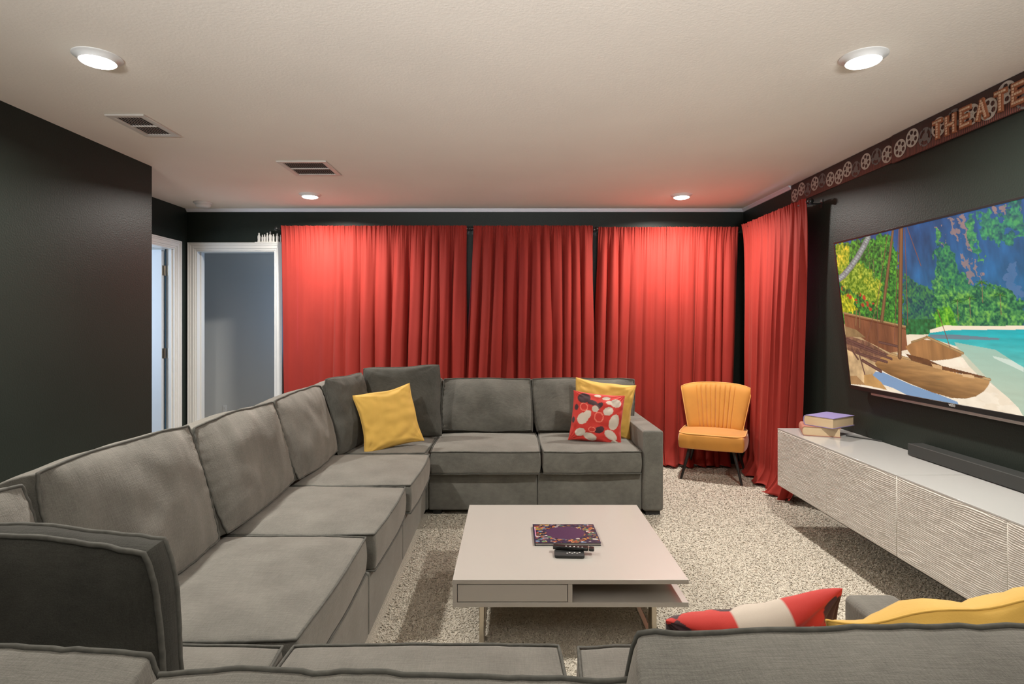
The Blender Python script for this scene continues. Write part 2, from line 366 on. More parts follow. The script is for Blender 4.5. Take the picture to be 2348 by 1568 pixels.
# ------------------------------------------------------------ cushions
def frame_of(center, w, up=(0,0,1), roll=0):
    w = Vector(w).normalized(); v = Vector(up); v = (v-w*v.dot(w)).normalized(); u = v.cross(w)
    c, s = math.cos(roll), math.sin(roll)
    u2 = u*c+v*s; v2 = v*c-u*s
    M = Matrix.Identity(4)
    for i in range(3): M[i][0] = u2[i]; M[i][1] = v2[i]; M[i][2] = w[i]; M[i][3] = center[i]
    return M
def cushion(name, mat_, parent, center, w, half, up=(0,0,1), roll=0, crown=.35, k=.10, bulge=.05, taper=0, seed=0, n=22, amp=.006,
            pipe=True, pr=.0045, sag=0, label=None, pipemat=None, lump=1.0, puck=0):
    a, b, c = half; M = frame_of(center, w, up, roll)
    Mi = W[parent.name].inverted() if parent is not None else Matrix.Identity(4)
    off = Vector((seed*7.31, seed*3.17, seed*1.93))
    def D(u, v, q):
        x = u*math.sqrt(max(0, 1-k*v*v*abs(u)**3)); y = v*math.sqrt(max(0, 1-k*u*u*abs(v)**3))
        s = 1+bulge*(1-q*q)
        tp = 1+taper*(v)                      # taper>0 : wider at +v
        X = a*x*s*tp; Y = b*y*s
        Z = c*q*(1+crown*(1-u**4)*(1-v**4)*(abs(q)**2)*.9)
        Y -= sag*(1-u*u)*(.5+.5*v)*b
        p = Vector((X, Y, Z))
        nz = noise.noise_vector(p*3.2+off)*amp*1.6*lump+noise.noise_vector(p*9+off)*amp*.55
        e = (1-abs(u)**6)*(1-abs(v)**6)
        wr = noise.noise(Vector((p.x*22, p.y*5, p.z*8))+off)*amp*.45*(1-e*.6)
        p = p+nz*(.55+.45*e)+Vector((0, 0, wr*(1 if q >= 0 else -1)))
        if puck:
            pk = math.sin(v*34+6*noise.noise(Vector((v*3, seed, u))))*math.exp(-(1-abs(u))*9)+math.sin(u*30+6*noise.noise(Vector((u*3, seed, v+5))))*math.exp(-(1-abs(v))*11)
            p.z += puck*pk*q*abs(q)
        return Mi @ (M @ p)
    V = []; idx = {}; Fc = []
    def vid(u, v, q):
        key = (round(u, 5), round(v, 5), round(q, 5))
        if key not in idx: idx[key] = len(V); V.append(D(u, v, q))
        return idx[key]
    def sp(i, m): t_ = -1+2*i/m; return math.sin(t_*PI/2)*.35+t_*.65
    m2 = 8
    for q in (-1, 1):
        for i in range(n):
            for j in range(n):
                f = (vid(sp(i, n), sp(j, n), q), vid(sp(i+1, n), sp(j, n), q), vid(sp(i+1, n), sp(j+1, n), q), vid(sp(i, n), sp(j+1, n), q))
                Fc.append(f if q > 0 else f[::-1])
    ring = [(sp(i, n), -1) for i in range(n)]+[(1, sp(i, n)) for i in range(n)]+[(sp(n-i, n), 1) for i in range(n)]+[(-1, sp(n-i, n)) for i in range(n)]
    for i in range(len(ring)):
        u0, v0 = ring[i]; u1, v1 = ring[(i+1) % len(ring)]
        for j in range(m2):
            q0 = sp(j, m2); q1 = sp(j+1, m2)
            Fc.append((vid(u0, v0, q0), vid(u1, v1, q0), vid(u1, v1, q1), vid(u0, v0, q1)))
    me = from_arrays(name, V, Fc, True)
    o = link(name, me, mat_, parent)
    bv = o.modifiers.new('bevel', 'BEVEL'); bv.width = min(.012, c*.25); bv.segments = 3; bv.limit_method = 'ANGLE'; bv.angle_limit = 1.0
    if label: o['label'] = label
    if pipe:
        mb = MB()
        for q in (1, -1):
            mb.tube([D(u*1.003, v*1.003, q*1.0) for u, v in ring], pr, 6, closed=True)
        me2 = from_arrays('piping', mb.v, mb.f, True)
        link('piping', me2, pipemat or M_pipe, o)
    return o
def pillow(name, mat_, parent, center, w, half, up=(0,0,1), roll=0, e=.07, seed=0, n=40, amp=.004, pipe=None, paint=None, flop=0, droop=0, pw=.42, cr=0):
    a, b, T = half; M = frame_of(center, w, up, roll); Mi = W[parent.name].inverted() if parent is not None else Matrix.Identity(4)
    off = Vector((seed*5.1, seed*2.7, seed*9.3)); V = []; UV = []
    def P(u, v, sd):
        x = a*u*(1-e*(1-v*v)*u*u); y = b*v*(1-e*(1-u*u)*v*v)
        if cr:  # rounder corners
            rr = 1-cr*(u*u*v*v)**2; x *= rr; y *= rr
        h = T*(max(0, (1-u*u)*(1-v*v)))**pw
        p0 = Vector((x, y, 0))
        wr = (abs(noise.noise(Vector((x*9+y*3, y*13-x*2, sd*.7))+off))-.15)*amp*3.2+noise.noise(Vector((x*24, y*17, sd))+off)*amp*.8
        z = sd*(h+wr*min(1, h/T*2.2))
        # pull lines from corners
        ang = math.atan2(1-abs(v)+1e-4, 1-abs(u)+1e-4)
        rad = max(abs(u), abs(v))
        z += sd*math.sin(ang*16+seed)*amp*.9*rad**4*min(1, h/T*2.5)
        edge = noise.noise_vector(Vector((x*6, y*6, 3))+off)*amp*1.6
        y -= droop*(u*u)
        z += flop*(v*v if v > 0 else 0)
        return Mi @ (M @ (Vector((x, y, z))+Vector((edge.x, edge.y, edge.z*1.5))))
    def sp(i): t_ = -1+2*i/n; return math.sin(t_*PI/2)
    front = {}; back = {}; Fc = []
    for i in range(n+1):
        for j in range(n+1):
            u, v = sp(i), sp(j); front[i, j] = len(V); V.append(P(u, v, 1)); UV.append((u, v, 1))
    for i in range(n+1):
        for j in range(n+1):
            if i in (0, n) or j in (0, n): back[i, j] = front[i, j]
            else: back[i, j] = len(V); V.append(P(sp(i), sp(j), -1)); UV.append((sp(i), sp(j), -1))
    for i in range(n):
        for j in range(n):
            Fc.append((front[i, j], front[i+1, j], front[i+1, j+1], front[i, j+1]))
            Fc.append((back[i, j+1], back[i+1, j+1], back[i+1, j], back[i, j]))
    me = from_arrays(name, V, Fc, True)
    if paint is not None: set_paint(me, paint(np.array(UV)))
    o = link(name, me, mat_, parent)
    if pipe:
        ring = [(sp(i), -1) for i in range(n)]+[(1, sp(i)) for i in range(n)]+[(sp(n-i), 1) for i in range(n)]+[(-1, sp(n-i)) for i in range(n)]
        mb = MB().tube([P(u, v, 1) for u, v in ring], pipe[1], 6, closed=True)
        link('piping', from_arrays('piping', mb.v, mb.f, True), pipe[0], o)
    return o

# ------------------------------------------------------------ sectional sofa
sofa = empty('sectional_sofa', (-.25, 2.75, 0), 'large u-shaped grey chenille sectional sofa with piped cushions around the white coffee table', 'sofa')
ZS0, ZS1 = .30, .452
def module(x0, x1, y0, y1):
    MB().box(x0+.002, x1-.002, y0+.002, y1-.002, .035, ZS0).build('seat_base', M_sofa, sofa, bevel=.012, seg=3)
    for fx in (x0+.06, x1-.06):
        for fy in (y0+.06, y1-.06):
            MB().box(fx-.03, fx+.03, fy-.03, fy+.03, 0, .036).build('foot', M_blackp2, sofa)
xb = [-1.42, -.575, .19, .925]
for i in range(3):
    module(xb[i], xb[i+1], 4.02, 4.80)
    module(xb[i], xb[i+1], .72, 1.58)
for y0, y1 in ((1.58, 2.40), (2.40, 3.16), (3.16, 4.02)):
    module(-1.42, -.59, y0, y1)
def side(x0, x1, y0, y1, nm, z=.597):
    MB().box(x0, x1, y0, y1, .035, z).build(nm, M_sofa, sofa, bevel=.018, seg=4)
side(.927, 1.07, 4.0, 4.95, 'armrest'); side(.927, 1.07, .57, 1.60, 'armrest')
for x0, x1 in ((-1.42, -.575), (-.575, .19), (.19, .925)):
    side(x0+.002, x1-.002, 4.805, 4.95, 'back_frame'); side(x0+.002, x1-.002, .57, .715, 'back_frame')
for y0, y1 in ((.57, 1.58), (1.58, 2.40), (2.40, 3.16), (3.16, 4.02), (4.02, 4.95)):
    side(-1.57, -1.424, y0+.002, y1-.002, 'back_frame')
for fx, fy in ((1.0, 4.07), (1.0, 1.53), (1.0, 4.85), (1.0, .65)):
    MB().box(fx-.05, fx+.05, fy-.05, fy+.05, 0, .036).build('foot', M_blackp2, sofa)
def seat(x0, x1, y0, y1, seed, **kw):
    zc = (ZS0+ZS1)/2
    cushion('seat_cushion', M_sofa, sofa, ((x0+x1)/2, (y0+y1)/2, zc+.002), (0,0,1), ((x1-x0)/2-.004, (y1-y0)/2-.003, (ZS1-ZS0)/2), up=(0,1,0), crown=.30, k=.05, bulge=.018, seed=seed, amp=.0045, **kw)
seat(-.565, .215, 3.965, 4.70, 1); seat(.220, .922, 3.975, 4.70, 2); seat(-1.40, -.575, 3.93, 4.70, 3)
seat(-1.40, -.535, 3.145, 3.905, 4); seat(-1.40, -.560, 2.415, 3.140, 5); seat(-1.40, -.590, 1.605, 2.41, 6)
seat(-1.40, -.615, .86, 1.595, 7); seat(-.61, .145, .84, 1.60, 8); seat(.175, .922, .84, 1.595, 9)
# back cushions   (normal leans back by ~14 degrees)
LN = math.radians(17)
def back_c(cx, cy, cz, facing, hw, hh, ht, seed, lean=LN, **kw):
    f = Vector(facing); w_ = f*math.cos(lean)+Vector((0,0,1))*math.sin(lean)
    kw = {**dict(crown=.5, k=.12, bulge=.045, amp=.012, n=40, puck=.0016, pr=.0050), **kw}
    return cushion('back_cushion', M_sofa, sofa, (cx, cy, cz), w_, (hw, hh, ht), seed=seed, **kw)
fb = (0, -1, 0); fl = (1, 0, 0); fr = (0, 1, 0)
back_c(-.19, 4.74, .665, fb, .365, .212, .085, 11, k=.06); back_c(.60, 4.74, .665, fb, .405, .212, .085, 12, taper=.06, k=.06); back_c(-.93, 4.75, .672, fb, .37, .225, .085, 13)
back_c(-1.30, 3.50, .685, fl, .395, .235, .085, 14); back_c(-1.30, 2.715, .685, fl, .405, .235, .085, 15); back_c(-1.30, 1.92, .69, fl, .385, .245, .085, 16)
back_c(-1.31, 1.16, .68, fl, .37, .235, .09, 17); back_c(-1.31, 4.27, .68, fl, .33, .235, .085, 18)
back_c(.60, .83, .650, fr, .425, .236, .095, 21, puck=.0009, crown=.6, lean=math.radians(20), k=.10, taper=.02)
back_c(-.155, .83, .603, fr, .37, .212, .085, 22, puck=.0009, crown=.5, k=.07)
back_c(-.87, .83, .625, fr, .345, .22, .10, 23, puck=.0009, crown=.6, k=.14)

# loose pillows
pc = dict(pipe=(M_pipe, .005), cr=.05)
pillow('throw_pillow', M_pillowm, None, (-.835, 4.44, .735), (.10, -1, .13), (.305, .285, .085), roll=math.radians(2), seed=31, e=.055, **pc)
tag(bpy.data.objects['throw_pillow'], 'big dark grey square pillow upright in the far corner, behind the yellow pillow', 'pillow', 'loose grey corner pillows')
o = pillow('throw_pillow', M_pillowm, None, (-1.145, 4.10, .715), (1, -.22, .20), (.27, .27, .08), roll=0, seed=32, e=.055, **pc)
tag(o, 'dark grey square pillow seen nearly edge-on, between left back cushions and yellow pillow', 'pillow', 'loose grey corner pillows')
o = cushion('throw_pillow', M_pillowshade, None, (-.985, 1.15, .690), (.10, 1, .06), (.325, .242, .026), roll=math.radians(-1), seed=33, crown=2.6, k=.15, bulge=.02, amp=.014, n=40, puck=.0006, pr=.0058)
tag(o, 'huge dark grey pillow with thick piping at the lower left, nearest the camera', 'pillow', 'loose grey corner pillows')
o = pillow('throw_pillow', M_yellow, None, (-.87, 4.10, .665), (.52, -1, .30), (.215, .215, .06), roll=math.radians(9), seed=34, e=.09, amp=.006, pipe=(M_yellow, .0025))
tag(o, 'plain yellow square pillow leaning in the far left corner of the sofa', 'pillow', 'yellow pillows')
o = pillow('throw_pillow', M_yellow, None, (.725, 4.49, .680), (-.12, -1, .22), (.235, .215, .06), roll=math.radians(-7), seed=35, e=.08, amp=.006, pipe=(M_yellow, .0025))
tag(o, 'yellow pillow half hidden behind the red patterned pillow beside the far armrest', 'pillow', 'yellow pillows')
o = pillow('throw_pillow', M_yellow, None, (.935, 1.08, .668), (.08, 1, .40), (.32, .21, .07), roll=math.radians(-9), seed=36, e=.05, amp=.011, pipe=(M_yellow, .0025))
tag(o, 'crumpled yellow pillow at the lower right edge, behind the nearest grey back cushion', 'pillow', 'yellow pillows')
def red_paint(blobs, res=None):
    base = lin((200, 48, 38))
    cw = lin((206, 193, 178)); cd = lin((62, 34, 40)); cl = lin((240, 130, 110))
    def f(UV):
        C = np.tile(base, (len(UV), 1))
        for (kind, shapes) in blobs:
            dmin = np.full(len(UV), 9.)
            for (x, y, rx, ry, an) in shapes:
                ca, sa = math.cos(an), math.sin(an); dx = UV[:, 0]-x; dy = UV[:, 1]-y
                d = np.sqrt(((dx*ca+dy*sa)/rx)**2+((-dx*sa+dy*ca)/ry)**2); dmin = np.minimum(dmin, d)
            if kind == 'w': C[dmin < 1] = cw
            elif kind == 'd': C[dmin < 1] = cd
            else: C[(dmin > .85) & (dmin < 1.05)] = cl
        return C
    return f
M_redp = vcol_mat('red_printed_cotton', .75, sheen=.2, bump=.3)
b1 = [('d', [(-.58, .72, .26, .22, .3), (-.25, .55, .2, .11, -.2)]), ('w', [(-.05, .88, .13, .07, 0)]), ('w', [(.28, .80, .16, .07, .2)]), ('w', [(.66, .62, .22, .18, 0), (.42, .62, .15, .09, .2)]),
      ('d', [(0, .42, .22, .10, .8)]), ('w', [(-.12, .30, .12, .13, .5)]), ('w', [(.38, .26, .20, .16, .5)]), ('w', [(-.56, -.12, .24, .20, .9), (-.42, .02, .14, .22, -.5)]),
      ('l', [(.04, 0, .17, .19, .3)]), ('w', [(.66, -.12, .20, .30, -.3)]), ('d', [(.12, -.48, .19, .13, .6)]), ('w', [(-.60, -.66, .20, .16, .3)]), ('w', [(-.2, -.80, .26, .15, -.3)]),
      ('l', [(-.16, -.5, .13, .1, 0)]), ('w', [(.56, -.62, .26, .17, -.5)]), ('w', [(.74, -.88, .14, .08, 0)]), ('d', [(-.93, -.2, .06, .12, 0)]), ('l', [(-.55, .34, .15, .16, .5)]), ('d', [(-.85, .3, .08, .12, 0)])]
o = pillow('throw_pillow', M_redp, None, (.648, 4.29, .640), (-.05, -1, .28), (.195, .190, .06), roll=math.radians(-7), seed=37, e=.07, n=110, amp=.004, paint=red_paint(b1))
tag(o, 'red pillow with white and dark blotches leaning by the far armrest', 'pillow', 'red patterned pillows')
b2 = [('w', [(-.15, .62, .28, .40, 0), (-.05, .95, .3, .2, 0)]), ('w', [(.28, .45, .20, .18, .4), (.35, .3, .18, .2, 0)]), ('w', [(.62, .80, .09, .12, .3)]), ('w', [(.62, .30, .10, .30, -.2)]),
      ('d', [(-.88, .85, .16, .12, 0)]), ('d', [(.88, .84, .18, .16, 0)]), ('d', [(.3, .9, .14, .08, 0)]), ('w', [(-.55, .75, .1, .06, 0)]), ('w', [(-.6, .1, .2, .2, 0)])]
o = pillow('throw_pillow', M_redp, None, (.490, 1.20, .628), (-.16, 1, .52), (.180, .20, .062), roll=math.radians(-9), seed=38, e=.07, n=110, amp=.005, paint=red_paint(b2))
tag(o, 'red blotched pillow peeking over the nearest sofa back at the lower right', 'pillow', 'red patterned pillows')

# ------------------------------------------------------------ curtains
def curtain(label, axis, base, top, bot, z0, z1, pleats, seed, env, flare=.0, ruffle=24, ns=260, nz=90, puddle=.0, depth_sign=1, bow=None, top_lift=0):
    """axis 'x': runs along X at depth Y=base ; axis 'y': runs along Y at X=base. top/bot=(start,end)"""
    rnd = random.Random(seed)
    cuts = [0]
    for i in range(pleats): cuts.append(cuts[-1]+rnd.uniform(.5, 1.6))
    cuts = np.array(cuts)/cuts[-1]; hts = [rnd.uniform(.55, 1.15) for _ in range(pleats+1)]
    us = np.linspace(0, 1, ns); ts = np.linspace(0, 1, nz)**1.15
    def env_at(u): return np.interp(u, [e[0] for e in env], [e[1] for e in env])
    drift = [rnd.uniform(-.02, .02) for _ in range(pleats+2)]
    V = []; sgn = depth_sign
    for t_ in ts:
        z = z1+(z0-z1)*t_
        s0 = top[0]+(bot[0]-top[0])*t_**1.2; s1 = top[1]+(bot[1]-top[1])*t_**1.2
        gro = min(1, .12+1.5*t_**.7); fine = math.exp(-t_*20)
        for u in us:
            uu = u+.012*math.sin(t_*5+u*9)*t_
            i = min(pleats-1, max(0, int(np.searchsorted(cuts, uu)-1))); ph = (uu-cuts[i])/(cuts[i+1]-cuts[i])
            h = hts[i]*(1-ph)+hts[i+1]*ph
            a_ = .5-.5*math.cos(2*PI*ph); a_ = a_**1.5
            amp = env_at(u)
            d = amp*gro*h*(a_-.30)+amp*.08*gro*math.sin(2*PI*(uu*pleats*2.3+seed+ .6*t_))
            d += .007*fine*math.sin(2*PI*(u*ruffle+.3*math.sin(u*17)))+.004*fine*math.sin(2*PI*u*ruffle*2.1)
            d += .012*noise.noise(Vector((u*3+seed, t_*2.5, 1)))*t_
            lat = -amp*.38*gro*h*math.sin(2*PI*ph)
            s = s0+(s1-s0)*u+lat
            out = d+flare*t_**2+.016*fine
            if puddle and t_ > .93: out += puddle*((t_-.93)/.07)**1.5*(1+.5*math.sin(u*23+seed))
            if bow: out += bow(u, t_)
            zz = z+(.0012*math.sin(2*PI*(u*ruffle*1.3))+.0015*math.sin(u*61) if t_ < .01 else 0)+top_lift*(1-t_)*u
            if puddle and t_ > .9: zz = max(zz, .012+.012*(1+math.sin(u*31+seed)))
            V.append((s, base-out*sgn, zz) if axis == 'x' else (base-out*sgn, s, zz))
    V = np.array(V); Fc = [(i*ns+j, i*ns+j+1, (i+1)*ns+j+1, (i+1)*ns+j) for i in range(nz-1) for j in range(ns-1)]
    me = from_arrays('curtain', V, Fc, True); o = link('curtain', me, M_curtain)
    sd = o.modifiers.new('solid', 'SOLIDIFY'); sd.thickness = .003; sd.offset = 0
    tag(o, label, 'curtain', 'red velvet curtains')
    return o
YC = 5.405; ZT = 2.262
curtain('wide red curtain panel at the left end, nearly smooth, beside the bright doorway', 'x', YC, (-2.155, -1.10), (-2.12, -1.13), .02, ZT, 7, 1, [(0, .003), (.25, .012), (.45, .03), (.7, .05), (1, .08)], ns=300)
curtain('second red curtain panel from the left, deeply pleated in front of the left window', 'x', YC-.01, (-1.10, -.41), (-1.15, -.45), .02, ZT, 6, 2, [(0, .09), (1, .14)], ns=300)
curtain('pleated red curtain panel left of the middle window, third from the left', 'x', YC, (-.345, .20), (-.46, .20), .02, ZT, 5, 3, [(0, .14), (1, .14)], ns=260)
curtain('pleated red curtain panel right of the middle window, fourth from the left', 'x', YC-.008, (.20, .775), (.20, .79), .02, ZT, 6, 4, [(0, .14), (1, .13)], ns=260)
curtain('fifth red curtain panel from the left, behind the far armrest', 'x', YC, (.83, 1.47), (.76, 1.46), .01, ZT-.012, 6, 5, [(0, .14), (.3, .11), (.45, .03), (1, .018)], ns=280, puddle=.05)
curtain('red curtain panel behind the mustard chair, right end of the back wall', 'x', YC-.008, (1.47, 2.145), (1.44, 2.06), .01, ZT-.012, 6, 6, [(0, .02), (.3, .05), (.7, .04), (1, .06)], ns=280, puddle=.05, bow=lambda u, t: .03*t*t)
curtain('red curtain on the right wall, flaring and puddling beside the white cabinet', 'y', 2.135, (5.24, 4.12), (5.34, 4.26), .01, 2.245, 8, 8, [(0, .025), (.35, .04), (.65, .04), (.8, .09), (1, .12)], ns=420, nz=110, puddle=.07, flare=.0, bow=lambda u, t: -.05*t*max(0, 1-2.2*u)+.03*t*t*u)
def rod(label, a, b, fa, fb_, wall_dir, brk):
    a = Vector(a); b = Vector(b); d = (b-a).normalized(); r = empty('curtain_rod', a, label, 'curtain rod', 'black curtain rods')
    MB().tube([a, b], .0095, 12).build('rod', M_blackm, r, smooth=True)
    for on, p, s in ((fa, a, -1), (fb_, b, 1)):
        if on:
            mb = MB(); q = [(.009, 0), (.012, .004), (.009, .010), (.018, .018), (.022, .028), (.018, .038), (.006, .043)]
            mb.tube([p+d*s*y for _, y in q], [x for x, _ in q], 14).build('finial', M_blackm, r, smooth=True)
    for s in brk:
        p = a+d*s; wd_ = Vector(wall_dir)
        mb = MB().tube([p+Vector((0,0,-.012)), p+wd_+Vector((0,0,-.012))], .005, 8).tube([p+d*-.004, p+d*.004], .0135, 12)
        q = p+wd_*.985+Vector((0,0,-.012)); mb.box(q.x-.014, q.x+.014, q.y-.004 if abs(wd_.y) > .01 else q.y-.014, q.y+.001 if abs(wd_.y) > .01 else q.y+.014, q.z-.03, q.z+.03) if abs(wd_.y) > .01 else mb.box(q.x-.003, q.x+.001, q.y-.014, q.y+.014, q.z-.03, q.z+.03)
        mb.build('bracket', M_blackm, r, smooth=True)
ZR = 2.238
RC = YC+.004
rod('black curtain rod carrying the two left curtain panels on the back wall', (-2.18, RC, ZR), (-.395, RC, ZR), 1, 1, (0, .091, 0), (.015, 1.775))
rod('black curtain rod over the middle window on the back wall', (-.36, RC, ZR), (.79, RC, ZR), 1, 1, (0, .091, 0), (.006, 1.144))
rod('black curtain rod over the mustard chair, right end of back wall', (.815, RC, ZR-.012), (2.165, RC, ZR-.012), 1, 0, (0, .091, 0), (.006, 1.345))
rod('black curtain rod with ball finial on the right wall', (2.135, 4.105, 2.215), (2.135, 5.27, 2.215), 1, 0, (.102, 0, 0), (.01, 1.15))

# ------------------------------------------------------------ coffee table
ct = empty('coffee_table', (.245, 2.78, 0), 'low square white lacquered coffee table with drawer and steel legs', 'table')
x0, x1, y0, y1 = -.232, .718, 2.305, 3.255
MB().box(x0, x1, y0, y1, .299, .317).build('tabletop', M_lacq, ct, bevel=.0015)
MB().box(x0, x1, y0, y1, .207, .226).build('shelf', M_lacq, ct, bevel=.0015)
MB().box(x0, x0+.018, y0, 2.78, .226, .299).build('side_panel', M_lacq, ct, bevel=.001)
MB().box(x1-.018, x1, 2.79, y1, .226, .299).build('side_panel', M_lacq, ct, bevel=.001)
MB().box(.232, .250, y0, y1, .226, .299).build('divider', M_lacq, ct, bevel=.001)
MB().box(x0+.018, x1-.018, 2.772, 2.790, .226, .299).build('divider', M_lacq, ct, bevel=.001)
dr = MB().box(x0+.0205, .2295, y0+.0005, y0+.018, .229, .2965).build('drawer', M_lacq, ct, bevel=.001)
MB().box(x0+.03, .222, y0+.018, 2.76, .232, .240).build('drawer_floor', M_lacq, dr)
dr = MB().box(.2525, x1-.0205, y1-.018, y1-.0005, .229, .2965).build('drawer', M_lacq, ct, bevel=.001)
for lx in (-.12, .605):
    for ly in (2.44, 3.12):
        MB().box(lx-.011, lx+.011, ly-.03, ly+.03, .006, .207).build('leg', M_steel, ct, bevel=.003)
    MB().box(lx-.011, lx+.011, 2.41, 3.15, .0, .007).build('foot_bar', M_steel, ct, bevel=.002)

# magazine-like book on the table: painted cover
bk = empty('book', (.265, 2.775, .317), 'thin book with colourful collage cover and dark purple oval on the coffee table', 'book')
MB().box(.118, .416, 2.656, 2.898, .3195, .3295).build('pages', M_greyp, bk)
MB().box(.113, .420, 2.653, 2.901, .3172, .3195).build('back_cover', M_blackp2, bk)
nx, ny = 240, 190
rg = np.random.RandomState(3)
gx, gy = np.meshgrid(np.linspace(0, 1, nx), np.linspace(0, 1, ny))
img = np.tile(lin((44, 40, 66)), (ny, nx, 1))
pal = [(214, 160, 70), (205, 110, 70), (190, 90, 75), (120, 150, 180), (225, 215, 205), (60, 60, 100), (220, 190, 110), (110, 150, 110), (170, 120, 150), (90, 60, 70), (235, 225, 225), (150, 100, 80), (215, 130, 60)]
for i in range(620):
    x, y = rg.rand(2); rx, ry = rg.uniform(.014, .055), rg.uniform(.012, .045)
    if i > 330: rx *= .45; ry *= .45
    an = rg.rand()*3; c_ = pal[rg.randint(len(pal))]
    if rg.rand() < .34: c_ = (40, 34, 58)
    dx, dy = gx-x, gy-y; m = ((dx*math.cos(an)+dy*math.sin(an))/rx)**2+((-dx*math.sin(an)+dy*math.cos(an))/ry)**2 < 1
    img[m] = lin(c_)*rg.uniform(.35, .8)
oval = (np.abs((gx-.50)/.30)**2.2+np.abs((gy-.52)/.33)**2.2+.10*np.sin(np.arctan2(gy-.5, gx-.5)*17)*.6) < 1
img[oval] = lin((70, 44, 74))
img[(gx < .02) | (gy > .975) | (gy < .02) | (gx > .985)] = lin((40, 36, 60))
img[(gx > .025) & (gx < .035) & (gy > .35) & (gy < .78)] = lin((210, 150, 190))
V = [(x, y, .3318) for y in np.linspace(2.653, 2.901, ny) for x in np.linspace(.113, .420, nx)]
Mi = W[bk.name].inverted()
me = from_arrays('cover_print', [Mi @ Vector(v) for v in V], [(i*nx+j, i*nx+j+1, (i+1)*nx+j+1, (i+1)*nx+j) for i in range(ny-1) for j in range(nx-1)], False)
set_paint(me, img.reshape(-1, 3))
MB().box(.113, .420, 2.653, 2.901, .3295, .3317).build('front_cover', M_blackp2, bk)
link('cover_print', me, vcol_mat('printed_cover', .35), bk)

def rounded(cx, cy, hx, hy, r, an, n=6):
    P = []
    for k, (sx, sy) in enumerate(((1,1), (-1,1), (-1,-1), (1,-1))):
        for i in range(n+1):
            t_ = k*PI/2+i/n*PI/2; P.append((sx*(hx-r)+r*math.cos(t_), sy*(hy-r)+r*math.sin(t_)))
    c, s = math.cos(an), math.sin(an)
    return [(cx+x*c-y*s, cy+x*s+y*c) for x, y in P]
zf = lambda a, b, t_: (a, b, t_)
rm = empty('remote_control', (.27, 2.555, .317), 'short flat black remote with rounded corners, lying under the longer remote', 'remote')
MB().prism(rounded(.262, 2.545, .066, .034, .014, math.radians(-3)), zf, .3172, .332).build('body', M_blackp2, rm, bevel=.003)
for i in range(6):
    MB().prism(rounded(.252+i*.011, 2.535+(i % 2)*.006, .004, .003, .002, 0), zf, .3318, .3328).build('button', M_plate, rm)
rm = empty('remote_control', (.275, 2.60, .317), 'longer black remote lying across the flat remote beside the collage book', 'remote')
an = math.radians(-9)
RYY = 2.574
body = MB().prism(rounded(.270, RYY, .078, .0145, .006, an), zf, .3335, .349).build('body', M_blackp, rm, bevel=.003)
c, s = math.cos(an), math.sin(an)
MB().prism(rounded(.270+.094*c, RYY+.094*s, .0115, .0155, .006, an), zf, .3345, .348).build('end_cap', M_blackp, rm, bevel=.003)
MB().prism(rounded(.270+.080*c, RYY+.080*s, .0018, .0165, .001, an), zf, .3343, .3487).build('chrome_ring', M_steel, rm, bevel=.0005)
for i in range(5):
    d_ = -.02+i*.018
    MB().prism(rounded(.270+d_*c, RYY+d_*s-.007, .0035, .0025, .001, an), zf, .3488, .3497).build('button', M_plate, rm)

# ------------------------------------------------------------ wall hung cabinets, sound bar, books
XC = 1.817
rndd = random.Random(5)
def ridged_door():
    nu, nv = 90, 260; V = []; ph = 5.2
    for j in range(nv):
        v = j/(nv-1)
        for i in range(nu):
            u = i/(nu-1); x = u*.597; z = v*.377
            wob = noise.noise(Vector((x*7, z*9, 2)))*.010+noise.noise(Vector((x*22, z*30, 5)))*.0028
            r = math.sin(2*PI*(z+wob)/.0086)
            fork = .5+.5*noise.noise(Vector((x*16, z*60, 9)))
            e = min(1, min(u, 1-u)*80, min(v, 1-v)*50)
            V.append((-.0045*e*(.5+.5*r)*(.55+.6*fork), x, z))
    Fc = [(i+j*nu, i+(j+1)*nu, i+1+(j+1)*nu, i+1+j*nu) for j in range(nv-1) for i in range(nu-1)]
    n0 = len(V)
    V += [(0.016, 0, 0), (.016, .597, 0), (.016, .597, .377), (.016, 0, .377)]
    a, b, c_, d_ = 0, nu-1, nu*nv-1, nu*(nv-1)
    Fc += [(a, b, n0+1, n0), (b, c_, n0+2, n0+1), (c_, d_, n0+3, n0+2), (d_, a, n0, n0+3), (n0, n0+1, n0+2, n0+3)]
    return from_arrays('door', V, Fc, True)
door_me = ridged_door(); door_me.materials.append(M_ridge)
for k, (yf, lab) in enumerate(((2.699, 'white wall-hung cabinet with rippled doors, far unit carrying the two books'), (1.497, 'white wall-hung cabinet with rippled doors, near unit cut by the right picture edge'))):
    cb = empty('media_cabinet', (XC+.2, yf+.6, .255), lab, 'cabinet', 'white wall-hung cabinets')
    MB().box(XC+.018, XR-.001, yf+.001, yf+1.199, .256, .627).build('body', M_lacq, cb, bevel=.001)
    MB().box(XC-.001, XR-.002, yf+.002, yf+1.198, .6275, .6345).build('top_panel', M_glass_top, cb, bevel=.001)
    for q in range(2):
        o = bpy.data.objects.new('door', door_me); COL.objects.link(o); o.parent = cb
        o.location = Vector((XC+.001, yf+.0015+q*.600, .250))-Vector(cb.location)
ZK = .6346
sb = empty('sound_bar', (2.19, 2.5, ZK), 'long dark grey sound bar on the white cabinet under the television', 'speaker')
MB().box(2.147, 2.232, 2.03, 3.10, ZK+.004, ZK+.066).build('body', M_soundbar, sb, bevel=.004, seg=3)
MB().box(2.155, 2.225, 2.06, 2.10, ZK, ZK+.004).box(2.155, 2.225, 3.02, 3.06, ZK, ZK+.004).build('foot', M_blackp2, sb)
